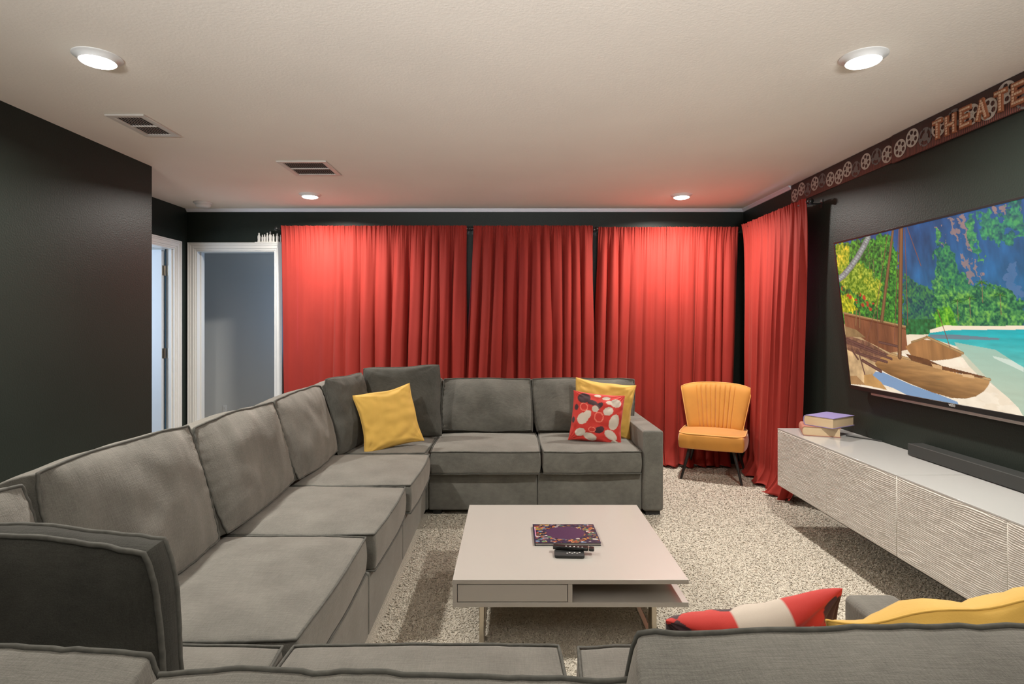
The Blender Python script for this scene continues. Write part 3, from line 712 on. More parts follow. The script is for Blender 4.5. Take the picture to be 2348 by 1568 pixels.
def hardback(label, cx, cy, z, ax, ln, wd_, th, cov):
    """ax: angle of the direction from spine to fore edge is +x ; pages length along y"""
    e = empty('book', (cx, cy, z), label, 'book', 'hardbacks on the cabinet', rz=ax)
    t0 = .003
    mb = MB()
    P = []; n = 10
    outer = [(wd_/2, 0), (-wd_/2+.012, 0)]+[(-wd_/2+.012-.016*math.sin(PI*i/n), th/2-th/2*math.cos(PI*i/n)) for i in range(1, n)]+[(-wd_/2+.012, th), (wd_/2, th)]
    inner = [(wd_/2, th-t0), (-wd_/2+.012, th-t0)]+[(-wd_/2+.012-.012*math.sin(PI*i/n), th/2+(th/2-t0)*math.cos(PI*i/n)) for i in range(1, n)]+[(-wd_/2+.012, t0), (wd_/2, t0)]
    ring = outer+inner; m = len(outer); V = [(x, s*ln/2, zz) for s in (-1, 1) for x, zz in ring]; N = len(ring); Fc = []
    for i in range(N): Fc.append((i, (i+1) % N, N+(i+1) % N, N+i))
    for i in range(m-1):
        j = N-1-i
        Fc.append((i, i+1, j-1, j)); Fc.append((N+i, N+j, N+j-1, N+i+1))
    mb.add(V, Fc); mb.build('cover', cov, e, local=True)
    pin = [(wd_/2-.005, t0), (wd_/2-.005, th-t0)]+[(-wd_/2+.012-.0115*math.sin(PI*i/n), th/2+(th/2-t0)*math.cos(PI*i/n)) for i in range(n+1)]
    MB().prism(pin, lambda a, b, t_: (a, t_, b), -ln/2+.004, ln/2-.004).build('pages', M_paper, e, local=True)
    return e
hardback('lower pinkish hardback with page edges outward, under the purple book', 1.995, 3.70, ZK+.0005, math.radians(-22), .20, .215, .058, M_pink)
# purple book: head toward the camera's left front
hardback('purple covered hardback lying crosswise on top of the pinkish book', 2.048, 3.685, ZK+.0595, math.radians(-58), .245, .190, .064, M_purple)
cd = MB().tube([(2.12, 3.62, ZK+.004), (2.16, 3.55, ZK+.004), (2.20, 3.50, ZK+.005), (2.232, 3.44, ZK+.004)], .0035, 6).build('power_cord', M_blackp2, smooth=True)
tag(cd, 'short black cord on the white cabinet beside the two books', 'cord')

# ------------------------------------------------------------ television
TVY0, TVY1 = 2.05, 3.65; TZ0, TZ1 = .956, 1.85; SL = (2.17-2.068)/(TZ1-TZ0)
def tvp(Y, z, out=0):
    return Vector((2.068+(TZ1-z)*SL-out, Y, z-out*SL))
tv = empty('television', (2.15, 2.85, .94), 'large wall-mounted flat television tilted down, showing a tropical beach with canoes', 'television')
def tvbox(mb, Ya, Yb, za, zb, oa, ob):
    mb.add([tvp(Y, z, o_) for o_ in (oa, ob) for z in (za, zb) for Y in (Ya, Yb)], [(0,2,3,1),(4,5,7,6),(0,1,5,4),(2,6,7,3),(0,4,6,2),(1,3,7,5)]); return mb
tvbox(MB(), TVY0-.01, TVY1+.01, TZ0-.012, TZ1+.010, -.028, -.003).build('back_shell', M_blackp2, tv, bevel=.003)
mb = MB(); tvbox(mb, TVY0-.01, TVY1+.011, TZ1, TZ1+.011, -.003, .004); tvbox(mb, TVY1, TVY1+.011, TZ0, TZ1, -.003, .004); tvbox(mb, TVY0-.01, TVY0, TZ0, TZ1, -.003, .004)
mb.build('bezel', M_blackp, tv, bevel=.001)
tvbox(MB(), TVY0-.01, TVY1+.011, TZ0-.026, TZ0, -.003, .005).build('lower_bezel', M_blackp, tv, bevel=.002)
tvbox(MB(), TVY0+.2, TVY1-.20, TZ0-.040, TZ0-.027, -.010, .004).build('chrome_strip', mat('satin_silver', (.55, .52, .50), .35, metal=1), tv, bevel=.001)
MB().box(2.17, XR, 2.6, 3.1, 1.2, 1.6).build('wall_bracket', M_blackp2, tv)
# brand lettering
def text_mesh(name, txt, size, depth, m, parent, fn):
    cu = bpy.data.curves.new(name, 'FONT'); cu.body = txt; cu.size = size; cu.extrude = depth; cu.align_x = 'CENTER'
    o = bpy.data.objects.new(name+'_tmp', cu); COL.objects.link(o)
    dg = bpy.context.evaluated_depsgraph_get(); me0 = bpy.data.meshes.new_from_object(o.evaluated_get(dg))
    bpy.data.objects.remove(o)
    Mi = W[parent.name].inverted()
    for v in me0.vertices: v.co = Mi @ fn(v.co.x, v.co.y, v.co.z)
    return link(name, me0, m, parent)
text_mesh('lettering', 'VIZIO', .016, .0004, M_plate, tv, lambda x, y, z: tvp(2.812-x, TZ0-.016+y, .0055+z))
# screen raster (u from far edge to near edge, v from top)
SX, SY = 720, 400
def px2uv(x, y):
    dx = (x-1170)/1315; dz = -(y-740)/1315
    k = (2.068+(TZ1-CH)*SL)/(dx+SL*dz)
    return ((TVY1-k)/(TVY1-TVY0), (TZ1-(CH+k*dz))/(TZ1-TZ0))
def cc(cx, cy): return px2uv(1880+cx*.3508, 430+cy*.3508)
gu, gv = np.meshgrid(np.linspace(0, 1, SX), np.linspace(0, 1, SY))
def fbm(sx, sy, seed, oct_=4):
    r = np.random.RandomState(seed); out = np.zeros((SY, SX)); tot = 0
    for o_ in range(oct_):
        nx_, ny_ = int(sx*2**o_)+2, int(sy*2**o_)+2; g = r.rand(ny_+1, nx_+1)
        X = gu*(nx_-1); Y = gv*(ny_-1); xi = X.astype(int); yi = Y.astype(int); fx = X-xi; fy = Y-yi
        fx = fx*fx*(3-2*fx); fy = fy*fy*(3-2*fy)
        out += (g[yi, xi]*(1-fx)*(1-fy)+g[yi, xi+1]*fx*(1-fy)+g[yi+1, xi]*(1-fx)*fy+g[yi+1, xi+1]*fx*fy)*.5**o_; tot += .5**o_
    return out/tot
def inpoly(P):
    m = np.zeros((SY, SX), bool); n = len(P)
    for i in range(n):
        x1_, y1_ = P[i]; x2_, y2_ = P[(i+1) % n]
        if y1_ == y2_: continue
        c_ = ((y1_ > gv) != (y2_ > gv)) & (gu < (x2_-x1_)*(gv-y1_)/(y2_-y1_)+x1_)
        m ^= c_
    return m
scr = np.zeros((SY, SX, 3))
def paint(mask, col, nz=None, amt=.25):
    c_ = np.array(col, float)[None, None, :]*np.ones((SY, SX, 1))
    if nz is not None: c_ = c_*(1-amt+2*amt*nz[..., None])
    scr[mask] = np.clip(c_, 0, 255)[mask]
def blend(mask, col, a_):
    aa = (mask*a_)[..., None] if not np.isscalar(a_) else (mask*a_)[..., None]
    scr[:] = scr*(1-aa)+np.array(col, float)*aa
def poly(pts): return inpoly([cc(*p) for p in pts])
def line(p, q, w, col, w2=None):
    (ax, ay), (bx, by) = cc(*p), cc(*q); A = 1.79
    dx, dy = (bx-ax)*A, by-ay; L = math.hypot(dx, dy)
    tt = np.clip(((gu-ax)*A*dx+(gv-ay)*dy)/L**2, 0, 1)
    d = np.hypot((gu-ax)*A-tt*dx, gv-ay-tt*dy); ww = w+(0 if w2 is None else (w2-w)*tt)
    m = d < ww; sh = 1-.35*(d/np.maximum(ww, 1e-6)); scr[m] = (np.array(col, float)*sh[..., None])[m]
n1 = fbm(10, 6, 1, 5); n2 = fbm(34, 20, 2, 4); n3 = fbm(90, 50, 3, 3); nv = fbm(40, 5, 4, 4); n4 = fbm(150, 84, 5, 2); nc = fbm(46, 9, 6, 5)
# cliffs in blue haze
scr[:] = np.array([34, 84, 136])*(.55+.5*n1[..., None]+.45*nc[..., None])
scr += (gv[..., None]*np.array([10, 40, 10]))
wx = (fbm(60, 34, 21, 4)-.5)*.055; wy = (fbm(60, 34, 22, 4)-.5)*.075
def wpoly(pts):
    global gu, gv
    a0, b0 = gu, gv; gu, gv = gu+wx, gv+wy; m = poly(pts); gu, gv = a0, b0; return m
# rock streaks
for pts in ([(740,250),(775,270),(805,390),(780,380)], [(845,195),(875,190),(910,340),(885,330)], [(905,185),(935,180),(975,330),(990,400),(965,390)], [(940,440),(965,450),(1010,620),(975,640)],
            [(1000,470),(1030,500),(1075,630),(1050,600)], [(1195,95),(1230,90),(1255,210),(1215,225)], [(1120,125),(1160,115),(1170,180),(1140,175)], [(1270,110),(1330,90),(1334,160),(1290,150)], [(1205,500),(1270,490),(1300,640),(1330,720),(1230,700)]):
    m = wpoly(pts); blend(m, (176, 132, 118) if pts[0][0] != 1205 else (84, 118, 160), .55+.45*nv)
# vegetation on cliff
def veg(mask, dark, light, thr=.0):
    tt = np.clip((n4*.55+n3*.45+n2*.25-.42)/.42, 0, 1)[..., None]
    warm = np.clip((n2-.35)/.4, 0, 1)[..., None]
    c_ = np.array(dark)*(1-tt)+(np.array(light)*(1-.35*warm)+np.array([light[0]*1.35+18, light[1]*1.05, light[2]*.7])*.35*warm)*tt
    mm = mask & (n1*.5+n2*.5 > thr); scr[mm] = c_[mm]
veg(wpoly([(740,220),(780,230),(800,420),(860,520),(960,640),(1060,640),(1334,800),(1334,930),(760,930),(740,600),(760,430)]), (18, 84, 78), (96, 178, 96), .36)
veg(wpoly([(1030,150),(1334,60),(1334,330),(1180,380),(1120,330),(1060,300)]), (20, 84, 96), (60, 160, 110), .42)
veg(wpoly([(960,170),(1010,165),(1010,330),(1080,500),(1040,480),(970,340)]), (22, 96, 90), (80, 170, 100), .3)
veg(wpoly([(760,360),(850,380),(900,520),(940,560),(1000,650),(800,660)]), (16, 86, 84), (70, 160, 92), .3)
veg(wpoly([(540,560),(600,600),(640,640),(740,660),(760,800),(750,930),(540,930)]), (14, 70, 84), (64, 140, 84), .25)
veg(wpoly([(740,680),(830,640),(960,690),(1100,620),(1210,640),(1334,760),(1334,930),(740,930)]), (14, 84, 66), (110, 186, 90), .25)
veg(wpoly([(760,800),(830,770),(900,830),(900,925),(740,925)]), (30, 110, 30), (120, 200, 60), .1)
# left jungle
veg(wpoly([(90,370),(330,325),(470,300),(520,500),(540,900),(150,900)]), (14, 74, 40), (90, 176, 60), 0)
veg(wpoly([(100,520),(230,480),(340,540),(400,640),(380,780),(300,740),(140,640)]), (70, 116, 20), (190, 206, 80), 0)
veg(wpoly([(100,370),(200,380),(190,480),(120,560)]), (90, 130, 20), (220, 210, 70), 0)
veg(wpoly([(140,700),(210,700),(240,800),(150,830)]), (110, 130, 20), (226, 222, 60), 0)
for p in ((150,660),(180,700),(200,720),(260,700),(290,720),(310,760),(280,770),(330,790),(240,740),(350,770)):
    u_, v_ = cc(*p); blend((np.hypot((gu-u_)*1.79, gv-v_) < .018) & (n3 > .48), (196, 62, 44), .9)
# palm fronds
for (bx, by) in ((400,380),(320,400),(440,520),(350,470),(1060,620),(980,720),(900,740),(1180,700)):
    for k in range(9):
        a_ = PI*(k/8)*1.15-.2; line((bx, by), (bx+46*math.cos(a_), by-34*math.sin(a_)+14), .0042, (88, 166, 66) if k % 2 else (44, 120, 52), .001)
    line((bx, by), (bx+6, by+130), .0022, (150, 140, 96))
# pale curved trunk
pp = [(318,325),(290,380),(250,450),(205,515),(160,570),(110,610)]
for p, q in zip(pp[:-1], pp[1:]): line(p, q, .022, (178, 186, 182), .025)
for k in range(22):
    t_ = k/21; i = min(4, int(t_*5)); f_ = t_*5-i; x = pp[i][0]*(1-f_)+pp[i+1][0]*f_; y = pp[i][1]*(1-f_)+pp[i+1][1]*f_
    line((x-16, y-12), (x+18, y+10), .0016, (128, 134, 136))
# water and beach
paint(poly([(560,860),(760,860),(760,960),(600,1010),(560,1040)]), (40, 110, 60), n3, .4)
paint(poly([(90,960),(1400,960),(1900,1000),(1900,1700),(90,1700)]), (244, 226, 198), n2, .06)
wat = poly([(740,925),(1400,915),(1900,915),(1900,1600),(1340,1500),(900,1040),(700,975)])
tt = np.clip((gv-cc(1100,925)[1])/(.30), 0, 1)[..., None]
wc = np.array([22, 176, 184])*(1-tt)+np.array([150, 200, 180])*tt
scr[wat] = (wc*(.9+.2*fbm(16, 60, 9, 3)[..., None]))[wat]
blend(poly([(820,900),(960,905),(1900,900),(1900,926),(870,930),(720,950),(720,930)]), (250, 232, 205), 1.0)
blend(poly([(720,960),(900,962),(1180,985),(1170,996),(860,992),(720,985)]), (120, 126, 138), .85)
blend(poly([(880,1010),(1150,1060),(1334,1180),(1900,1500),(1900,1800),(1334,1500),(1100,1290),(930,1120)]), (196, 202, 178), .75)
blend(poly([(1130,1100),(1260,1130),(1334,1175),(1334,1205),(1250,1165),(1140,1115)]), (232, 240, 226), .7)
sand = poly([(250,1180),(560,1080),(760,1120),(935,1110),(985,1180),(1040,1230),(1120,1280),(1230,1370),(1300,1440),(1334,1500),(1500,1800),(100,1500),(170,1250)])
paint(sand, (252, 236, 212), n2, .05)
blend(sand & (fbm(20, 40, 12, 3) > .58), (236, 214, 184), .35)
# shadow on the sand under the hull
blend(poly([(260,1190),(420,1210),(600,1290),(800,1360),(900,1400),(920,1440),(700,1420),(480,1310),(330,1260)]), (116, 150, 190), .9)
# back boat
paint(poly([(155,890),(560,1050),(480,1100),(380,1180),(300,1290),(200,1285),(170,1150)]), (206, 172, 126), n2, .25)
paint(poly([(165,960),(320,1010),(470,1100),(380,1150),(180,1060)]), (128, 92, 70), n3, .35)
paint(poly([(155,815),(400,880),(560,905),(575,1060),(460,1080),(300,1000),(165,905)]), (132, 84, 56), nv, .3)
line((155,818), (560,908), .006, (196, 160, 104)); line((165,835), (560,925), .003, (120, 70, 40))
paint(poly([(165,905),(240,930),(300,980),(170,975)]), (150, 122, 82), n2, .2)
paint(poly([(560,1040),(640,990),(760,1000),(860,1040),(935,1078),(925,1102),(850,1122),(740,1132),(600,1100)]), (164, 116, 70), nv, .22)
line((700,975), (935,1082), .008, (206, 164, 110)); line((600,1010), (700,978), .006, (190, 150, 98))
# front hull
hull = poly([(360,1150),(400,1110),(470,1085),(560,1112),(640,1135),(790,1182),(940,1225),(1060,1245),(1113,1255),(1108,1285),(1075,1330),(1020,1365),(950,1380),(860,1374),(740,1340),(600,1285),(460,1225),(380,1180)])
g_ = np.clip((gv-cc(700,1150)[1]-(gu-cc(700,1150)[0])*.28)/.20, 0, 1)
hc = np.array([196, 148, 94])*(1-g_[..., None])+np.array([112, 76, 40])*g_[..., None]
scr[hull] = (hc*(.82+.36*fbm(12, 70, 14, 4)[..., None]))[hull]
line((470,1088), (800,1180), .008, (214, 172, 118)); line((800,1180), (1113,1254), .007, (220, 178, 124))
paint(poly([(560,1085),(700,1120),(800,1165),(1080,1235),(1060,1245),(800,1190),(600,1130)]), (110, 70, 42), n2, .3)
paint(poly([(730,1150),(800,1165),(800,1190),(740,1175)]), (214, 170, 120)); paint(poly([(930,1215),(1010,1228),(1010,1248),(935,1235)]), (226, 184, 134))
# outrigger logs
for p, q, w_ in (((175,990),(430,1095),.010), ((175,1010),(470,1120),.008), ((240,1080),(440,1140),.009), ((280,1130),(400,1200),.012), ((390,1010),(520,1040),.008), ((250,1060),(300,1240),.006), ((210,1060),(250,1120),.008)):
    line(p, q, w_, (120, 84, 72))
paint(poly([(290,1225),(340,1220),(400,1270),(440,1322),(290,1290)]), (196, 150, 92), n2, .1)
paint(poly([(170,1230),(240,1230),(300,1290),(200,1285)]), (170, 130, 86), n2, .1)
# masts and ropes (nobody aboard)
line((478,285), (405,872), .010, (146, 108, 70), .016); line((533,270), (522,1105), .017, (150, 104, 66), .018)
for p, q in (((445,295),(375,760)), ((375,760),(292,1050)), ((375,760),(385,1085)), ((516,275),(488,1010)), ((556,270),(576,900)), ((572,262),(662,512)), ((770,800),(852,1045))):
    line(p, q, .0026, (150, 98, 78))
line((240,800), (236,900), .005, (170, 130, 84)); line((262,815), (262,915), .005, (170, 130, 84))
cols = lin(scr.reshape(-1, 3))
Y_ = TVY1+(TVY0-TVY1)*gu; Z_ = TZ1+(TZ0-TZ1)*gv; X_ = 2.068+(TZ1-Z_)*SL-.001
VV = np.stack([X_, Y_, Z_], -1).reshape(-1, 3)-np.array(tv.location)
ii = np.arange(SY*SX).reshape(SY, SX); Q = np.stack([ii[:-1, :-1], ii[1:, :-1], ii[1:, 1:], ii[:-1, 1:]], -1).reshape(-1, 4)
def np_mesh(name, VV, Q, smooth=False):
    me = bpy.data.meshes.new(name); me.vertices.add(len(VV)); me.vertices.foreach_set('co', VV.astype(np.float32).ravel())
    me.loops.add(Q.size); me.loops.foreach_set('vertex_index', Q.astype(np.int32).ravel())
    me.polygons.add(len(Q)); me.polygons.foreach_set('loop_start', np.arange(0, Q.size, Q.shape[1], dtype=np.int32))
    if smooth: me.polygons.foreach_set('use_smooth', np.ones(len(Q), bool))
    me.update(calc_edges=True); return me
me = np_mesh('screen', VV, Q); set_paint(me, cols)
link('screen', me, vcol_mat('screen_picture', .25, emit=.95), tv)

# ------------------------------------------------------------ banner near the ceiling
bn = empty('theater_banner', (XR, 3.0, 2.29), 'long maroon border with film reels and the word THEATER under the ceiling', 'sign')
MB().box(XR-.006, XR, 3.34, 4.555, 2.286, 2.437).build('strip', M_banner, bn)
MB().box(XR-.016, XR-.002, 1.6, 3.342, 2.277, 2.437).build('strip', M_banner, bn, bevel=.002)
def reel(y, z, R, dim, x):
    nr, na = 16, 72; V = []; Fc = []
    for i in range(nr+1):
        for k in range(na):
            r = R*i/nr; a_ = 2*PI*k/na; V.append((x-.002, y+r*math.cos(a_), z+r*math.sin(a_)))
    for i in range(nr):
        for k in range(na):
            r = R*(i+.5)/nr; a_ = 2*PI*(k+.5)/na; hole = False
            if dim:
                hole = (.42*R < r < .80*R and (k % 24) < 17) or (r > .88*R and (k % 12) < 2)
            else:
                for h in range(6):
                    hx, hy = .60*R*math.cos(h*PI/3+.4), .60*R*math.sin(h*PI/3+.4)
                    if math.hypot(r*math.cos(a_)-hx, r*math.sin(a_)-hy) < .235*R: hole = True
                if .10*R < r < .20*R and k % 12 < 4: hole = True
            if not hole: Fc.append((i*na+k, i*na+(k+1) % na, (i+1)*na+(k+1) % na, (i+1)*na+k))
    Mi = W[bn.name].inverted(); me = from_arrays('film_reel', [Mi @ Vector(v) for v in V], Fc, False)
    o = link('film_reel', me, M_reeld if dim else M_reel, bn)
    s = o.modifiers.new('s', 'SOLIDIFY'); s.thickness = .001
    if dim: o['label'] = 'faded grey reel print'
for (px, py, dim) in ((1822.6,448,0),(1838,433.6,0),(1852,434.6,1),(1868.5,421,0),(1885,413.7,1),(1904,410.6,0),(1924,405,0),(1943.5,388,0),(1963,387.7,1),(1985.6,370,0),(2010,359,1),(2035,353.8,0),
                      (2064,339.8,0),(2092,316,0),(2121.8,313.7,1),(2153,291,0),(2188,273,1),(2228,263,0),(2267,250,0),(2308,212,0),(2352,222,1)):
    xx = XR-.006 if px < 2050 else XR-.017
    Y = 1315*xx/(px-1170); z = CH-(py-740)*Y/1315
    reel(Y, min(z, 2.383), .050, dim, xx)
strokes = {'T': [((0, 1), (1, 1)), ((.5, 1), (.5, 0))], 'H': [((0, 0), (0, 1)), ((1, 0), (1, 1)), ((0, .5), (1, .5))], 'E': [((0, 0), (0, 1)), ((0, 1), (1, 1)), ((0, .5), (.8, .5)), ((0, 0), (1, 0))],
           'A': [((0, 0), (.5, 1)), ((.5, 1), (1, 0)), ((.22, .38), (.78, .38))], 'R': [((0, 0), (0, 1)), ((0, 1), (.85, .95)), ((.85, .95), (.85, .55)), ((.85, .55), (0, .5)), ((.3, .5), (1, 0))]}
lh, lw = .078, .048
for ch, px in zip('THEATER', (2150, 2180, 2214, 2252, 2295, 2336, 2385)):
    xx = XR-.021; Y = 1315*xx/(px-1170); zc = {2150: .0, 2180: -.004}.get(px, .0)+2.352
    mb = MB(); mo = MB()
    for si, (a, b) in enumerate(strokes[ch]):
        so = -si*.0006
        A = Vector((0, -(a[0]-.5)*lw, (a[1]-.5)*lh)); B = Vector((0, -(b[0]-.5)*lw, (b[1]-.5)*lh)); d = (B-A); L = d.length; d.normalize(); nn = Vector((0, -d.z, d.y))
        for mm, hw, x_ in ((mo, .0125, -.004), (mb, .0075, -.006)):
            ext = hw*.9; P = [A-d*ext-nn*hw, B+d*ext-nn*hw, B+d*ext+nn*hw, A-d*ext+nn*hw]
            if mm is mo:
                o_ = Vector((xx, Y, zc)); mm.add([o_+p+Vector((xo, 0, 0)) for xo in (.004, x_+so) for p in P], [(0,1,2,3),(7,6,5,4),(0,4,5,1),(1,5,6,2),(2,6,7,3),(3,7,4,0)])
        k = max(2, round(L/.0125))
        for q in range(k+1):
            c_ = A+d*(L*q/k)+Vector((xx-.0055, Y, zc)); h_ = .0048
            mb.box(c_.x-.0012+so*.7, c_.x+.001, c_.y-h_, c_.y+h_, c_.z-h_, c_.z+h_)
    lo = mo.build('letter', M_letter, bn)
    mb.build('bulbs', M_bulb, lo)

# ------------------------------------------------------------ mustard slipper chair
RZ = math.radians(-25.4)
ch = empty('slipper_chair', (1.80, 5.07, 0), 'mustard velvet slipper chair with channelled back and black splayed legs', 'chair', rz=RZ)
CM = W[ch.name]
def cw_(v): return CM @ Vector(v)
def cdir(v): return (CM.to_3x3() @ Vector(v))
seat_o = cushion('seat', M_mustard, ch, cw_((0, -.03, .335)), (0,0,1), (.275, .245, .062), up=cdir((0,1,0)), crown=.16, k=.14, bulge=.035, amp=.002, pipe=False, n=20, seed=41)
mb = MB(); R_ = []
for i in range(64):
    a_ = 2*PI*i/64; ca, sa = math.cos(a_), math.sin(a_); x = .268*math.copysign(abs(ca)**.32, ca); y = -.03+.238*math.copysign(abs(sa)**.32, sa)
    R_.append(cw_((x, y, .401)))
mb.tube(R_, .0045, 8, closed=True).build('seat_piping', M_mustpipe, ch, smooth=True)
nu, nv = 121, 30; V = []
def backpt(u, v, side):
    vv = v*(1-.055*abs(u)**7)
    hw = .228+.082*vv-.02*(max(0, vv-.9)/.1)**2
    z = .37+.435*vv-.02*u*u*vv
    lean = .145+.075*vv
    wrap = -.055*u*u
    th = .036*(1-abs(2*v-1)**8)*(1-abs(u)**10)+.006
    y = lean+wrap
    if side > 0:
        g = 0
        if abs(u) < .56:
            ph = (u+.56)/.14; fr_ = ph-math.floor(ph); g = .010*math.exp(-((min(fr_, 1-fr_))*9)**2)*min(1, v*30)*min(1, (1-v)*14)
        y -= th-g
    else: y += th
    return cw_((hw*u, y, z))
for sd in (1, -1):
    for j in range(nv):
        for i in range(nu): V.append(backpt(-1+2*i/(nu-1), j/(nv-1), sd))
N = nu*nv; Fc = []
for j in range(nv-1):
    for i in range(nu-1):
        a = j*nu+i; Fc.append((a, a+1, a+nu+1, a+nu)); Fc.append((N+a, N+a+nu, N+a+nu+1, N+a+1))
for i in range(nu-1):
    Fc.append((i, N+i, N+i+1, i+1)); a = (nv-1)*nu+i; Fc.append((a, a+1, N+a+1, N+a))
for j in range(nv-1):
    a = j*nu; Fc.append((a, a+nu, N+a+nu, N+a)); a = j*nu+nu-1; Fc.append((a, N+a, N+a+nu, a+nu))
MB().add(V, Fc).build('backrest', M_mustard, ch, smooth=True)
edge = [(-1, j/(nv-1)) for j in range(nv)]+[(-1+2*i/40, 1) for i in range(1, 40)]+[(1, 1-j/(nv-1)) for j in range(nv)]
MB().tube([backpt(u, v, 1) for u, v in edge], .004, 8).build('back_piping', M_mustpipe, ch, smooth=True)
for sx in (-1, 1):
    for sy in (-1, 1):
        MB().tube([cw_((sx*.175, sy*.155-.02, .285)), cw_((sx*.245, sy*.225-.02, .0))], [.017, .009], 14).build('leg', M_black_leg, ch, smooth=True)

# ------------------------------------------------------------ ceiling fittings
labs = {0: 'recessed ceiling lamp at the upper left, nearest the dark left wall', 1: 'recessed ceiling lamp at the upper right, above the television side',
        2: 'small far recessed ceiling lamp, left of the two above the curtains', 3: 'small far recessed ceiling lamp, right of the two above the curtains'}
for i, (x, y) in enumerate(((-1.69, 2.35), (1.447, 2.35), (-1.70, 4.87), (1.46, 4.89))):
    r = empty('ceiling_lamp', (x, y, ZC), labs[i], 'ceiling lamp', 'recessed ceiling lamps')
    MB().lathe([(.090, 0), (.090, -.003), (.084, -.006), (.070, -.011), (.066, -.022), (.066, 0)], (x, y, ZC-.0002), 48).build('trim_ring', M_plate, r, smooth=True)
    MB().lathe([(.062, -.012), (.062, -.026), (.052, -.030), (.02, -.031)], (x, y, ZC), 40).build('lens', M_lamp, r, smooth=True)
    area('lamp', (x, y, ZC-.034), (0, 0, 0), .11, LAMP_POWER, LAMP_COLOR, r, spread=math.radians(165), disk=True)
sd_ = empty('smoke_detector', (-2.78, 5.19, ZC), 'round white smoke detector on the ceiling above the doorways', 'smoke detector')
MB().lathe([(.078, 0), (.078, -.012), (.074, -.015)], (-2.78, 5.19, ZC-.0002), 40).build('base', M_plate, sd_, smooth=True)
MB().lathe([(.066, -.014), (.064, -.030), (.054, -.042), (.03, -.046)], (-2.78, 5.19, ZC), 40).build('cover', M_plate, sd_, smooth=True)
def vent(x0, x1, y0, y1, fin_n, label, m):
    v = empty('ceiling_vent', ((x0+x1)/2, (y0+y1)/2, ZC), label, 'air vent', 'ceiling vents')
    f = .032; z0 = ZC-.010; z1 = ZC-.0005; ym = (y0+y1)/2
    MB().box(x0, x1, y0, y0+f, z0, z1).box(x0, x1, y1-f, y1, z0, z1).box(x0, x0+f, y0+f, y1-f, z0, z1).box(x1-f, x1, y0+f, y1-f, z0, z1).box(x0+f, x1-f, ym-.006, ym+.006, z0, z1).build('frame', m, v, bevel=.002)
    MB().box(x0+f, x1-f, y0+f, y1-f, ZC-.0012, ZC-.0006).build('duct', M_void, v)
    for i in range(fin_n):
        xx = x0+f+(x1-x0-2*f)*(i+.5)/fin_n
        for a, b in ((y0+f, ym-.006), (ym+.006, y1-f)):
            Mr = Matrix.Translation((xx, 0, ZC-.006)) @ Matrix.Rotation(math.radians(38), 4, 'Y')
            MB().box(-.0045, .0045, a, b, -.0006, .0006, Mr).build('slat', m, v)
vent(-2.118, -1.913, 2.99, 3.335, 9, 'narrow ceiling vent with long dark slats near the left wall', M_vent)
vent(-1.575, -1.238, 3.85, 4.22, 20, 'square ceiling vent with fine slats above the far left of the room', M_vent)

# ornament above the doorway
og = empty('figurine_set', (-2.27, 5.487, 2.118), 'row of small white silhouette figures standing on the doorway casing', 'ornament')
MB().box(-2.44, -2.165, 5.474, 5.4995, 2.1175, 2.123).build('base', M_figur, og, bevel=.001)
for (px, hgt, wd2) in ((594, .088, .026), (602, .070, .018), (607, .074, .018), (613, .090, .018), (620, .102, .024), (627, .078, .018), (636, .084, .026), (643.5, .070, .012)):
    x = (px-1170)*5.487/1315; h = hgt
    mb = MB(); prof = [(wd2*.55, 0), (wd2*.42, h*.2), (wd2*.5, h*.5), (wd2*.46, h*.66), (wd2*.18, h*.76), (wd2*.27, h*.86), (wd2*.22, h*.95), (.001, h)]
    poly_ = [(a, b) for a, b in prof]+[(-a, b) for a, b in reversed(prof[:-1])]
    mb.prism(poly_, lambda a, b, t_: (x+a, t_, 2.123+b), 5.481, 5.493)
    mb.build('figure', M_figur, og, bevel=.002)
ol = empty('wall_outlet', (-3.27, 6.6, .346), 'white power outlet low on the grey wall seen through the doorway', 'outlet')
ox = (515.5-1170)*6.6/1315
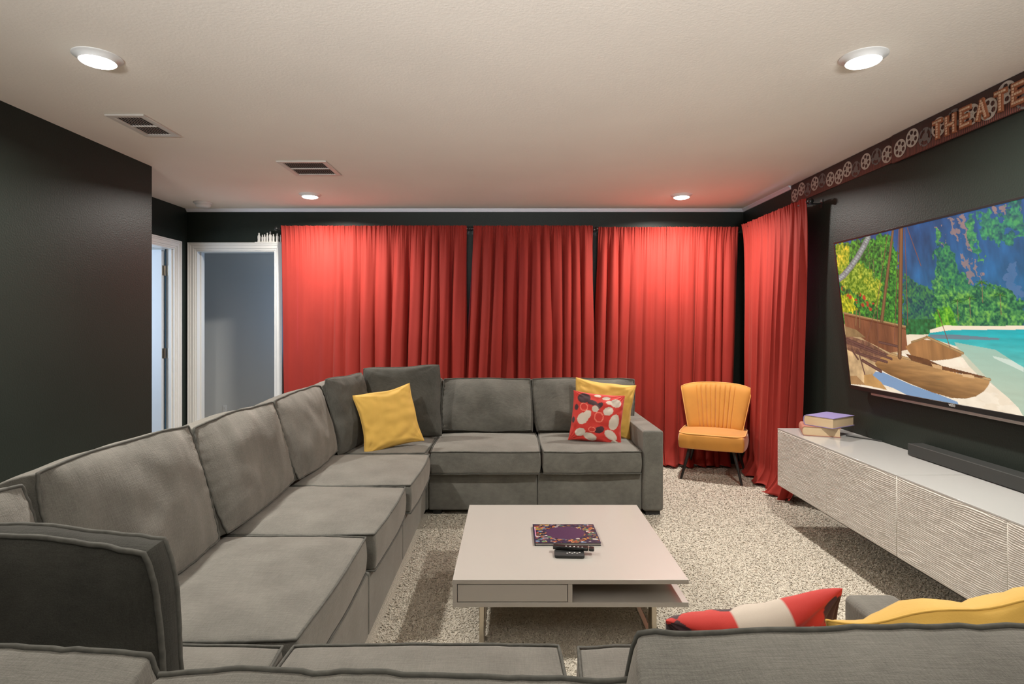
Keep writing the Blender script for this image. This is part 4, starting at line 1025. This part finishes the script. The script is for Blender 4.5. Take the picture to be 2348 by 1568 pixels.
MB().box(ox-.024, ox+.024, 6.594, 6.5998, .288, .404).build('plate', M_plate, ol, bevel=.003)
for z in (.322, .370):
    MB().box(ox-.013, ox+.013, 6.592, 6.595, z-.014, z+.014).build('socket', M_slot if False else M_plate, ol, bevel=.003)
    MB().box(ox-.006, ox-.004, 6.5915, 6.5925, z-.005, z+.005).box(ox+.004, ox+.006, 6.5915, 6.5925, z-.005, z+.005).build('slot', M_slot, ol)

# ------------------------------------------------------------ carpet pile (stuff)
r = np.random.RandomState(11); NB = 270000
yy = 1.45*np.exp(r.rand(NB)*math.log(5.46/1.45)); xx = r.uniform(-.62, 2.2, NB)
keep = ~((xx < 1.08) & (yy > 4.03) & (yy < 4.95)) & ~((xx < -.57)) & ~((xx < 1.08) & (yy < 1.58)) 
xx, yy = xx[keep], yy[keep]; n_ = len(xx)
an = r.rand(n_)*2*PI; ln = r.uniform(.006, .014, n_); hh = r.uniform(.004, .0085, n_); wv = r.uniform(.0016, .0028, n_)
sc_ = np.clip(yy/2.8, .75, 1.6); wv *= sc_; ln *= sc_**.5
dx, dy = np.cos(an), np.sin(an); bend = r.uniform(-1.2, 1.2, n_); dx2, dy2 = np.cos(an+bend), np.sin(an+bend)
px_, py_ = -dy*wv, dx*wv; qx, qy = -dy2*wv, dx2*wv
A = np.stack([xx, yy, np.zeros(n_)-.001], -1); B = A+np.stack([dx*ln*.45, dy*ln*.45, hh*.8], -1); C_ = B+np.stack([dx2*ln*.7, dy2*ln*.7, hh*.15], -1)
P1 = np.stack([px_, py_, px_*0], -1); P2 = np.stack([qx, qy, qx*0], -1)
VV = np.stack([A-P1, A+P1, B-P1, B+P1, C_-P2*.8, C_+P2*.8], 1).reshape(-1, 3)
bb = np.arange(n_)[:, None]*6
Q = np.concatenate([bb+np.array([[0, 1, 3, 2]]), bb+np.array([[2, 3, 5, 4]])], 0)
me = np_mesh('carpet_pile', VV, Q, True)
o = link('carpet_pile', me, M_pile); tag(o, 'beige shaggy carpet pile covering the floor between sofa and cabinets', 'carpet', kind='stuff')
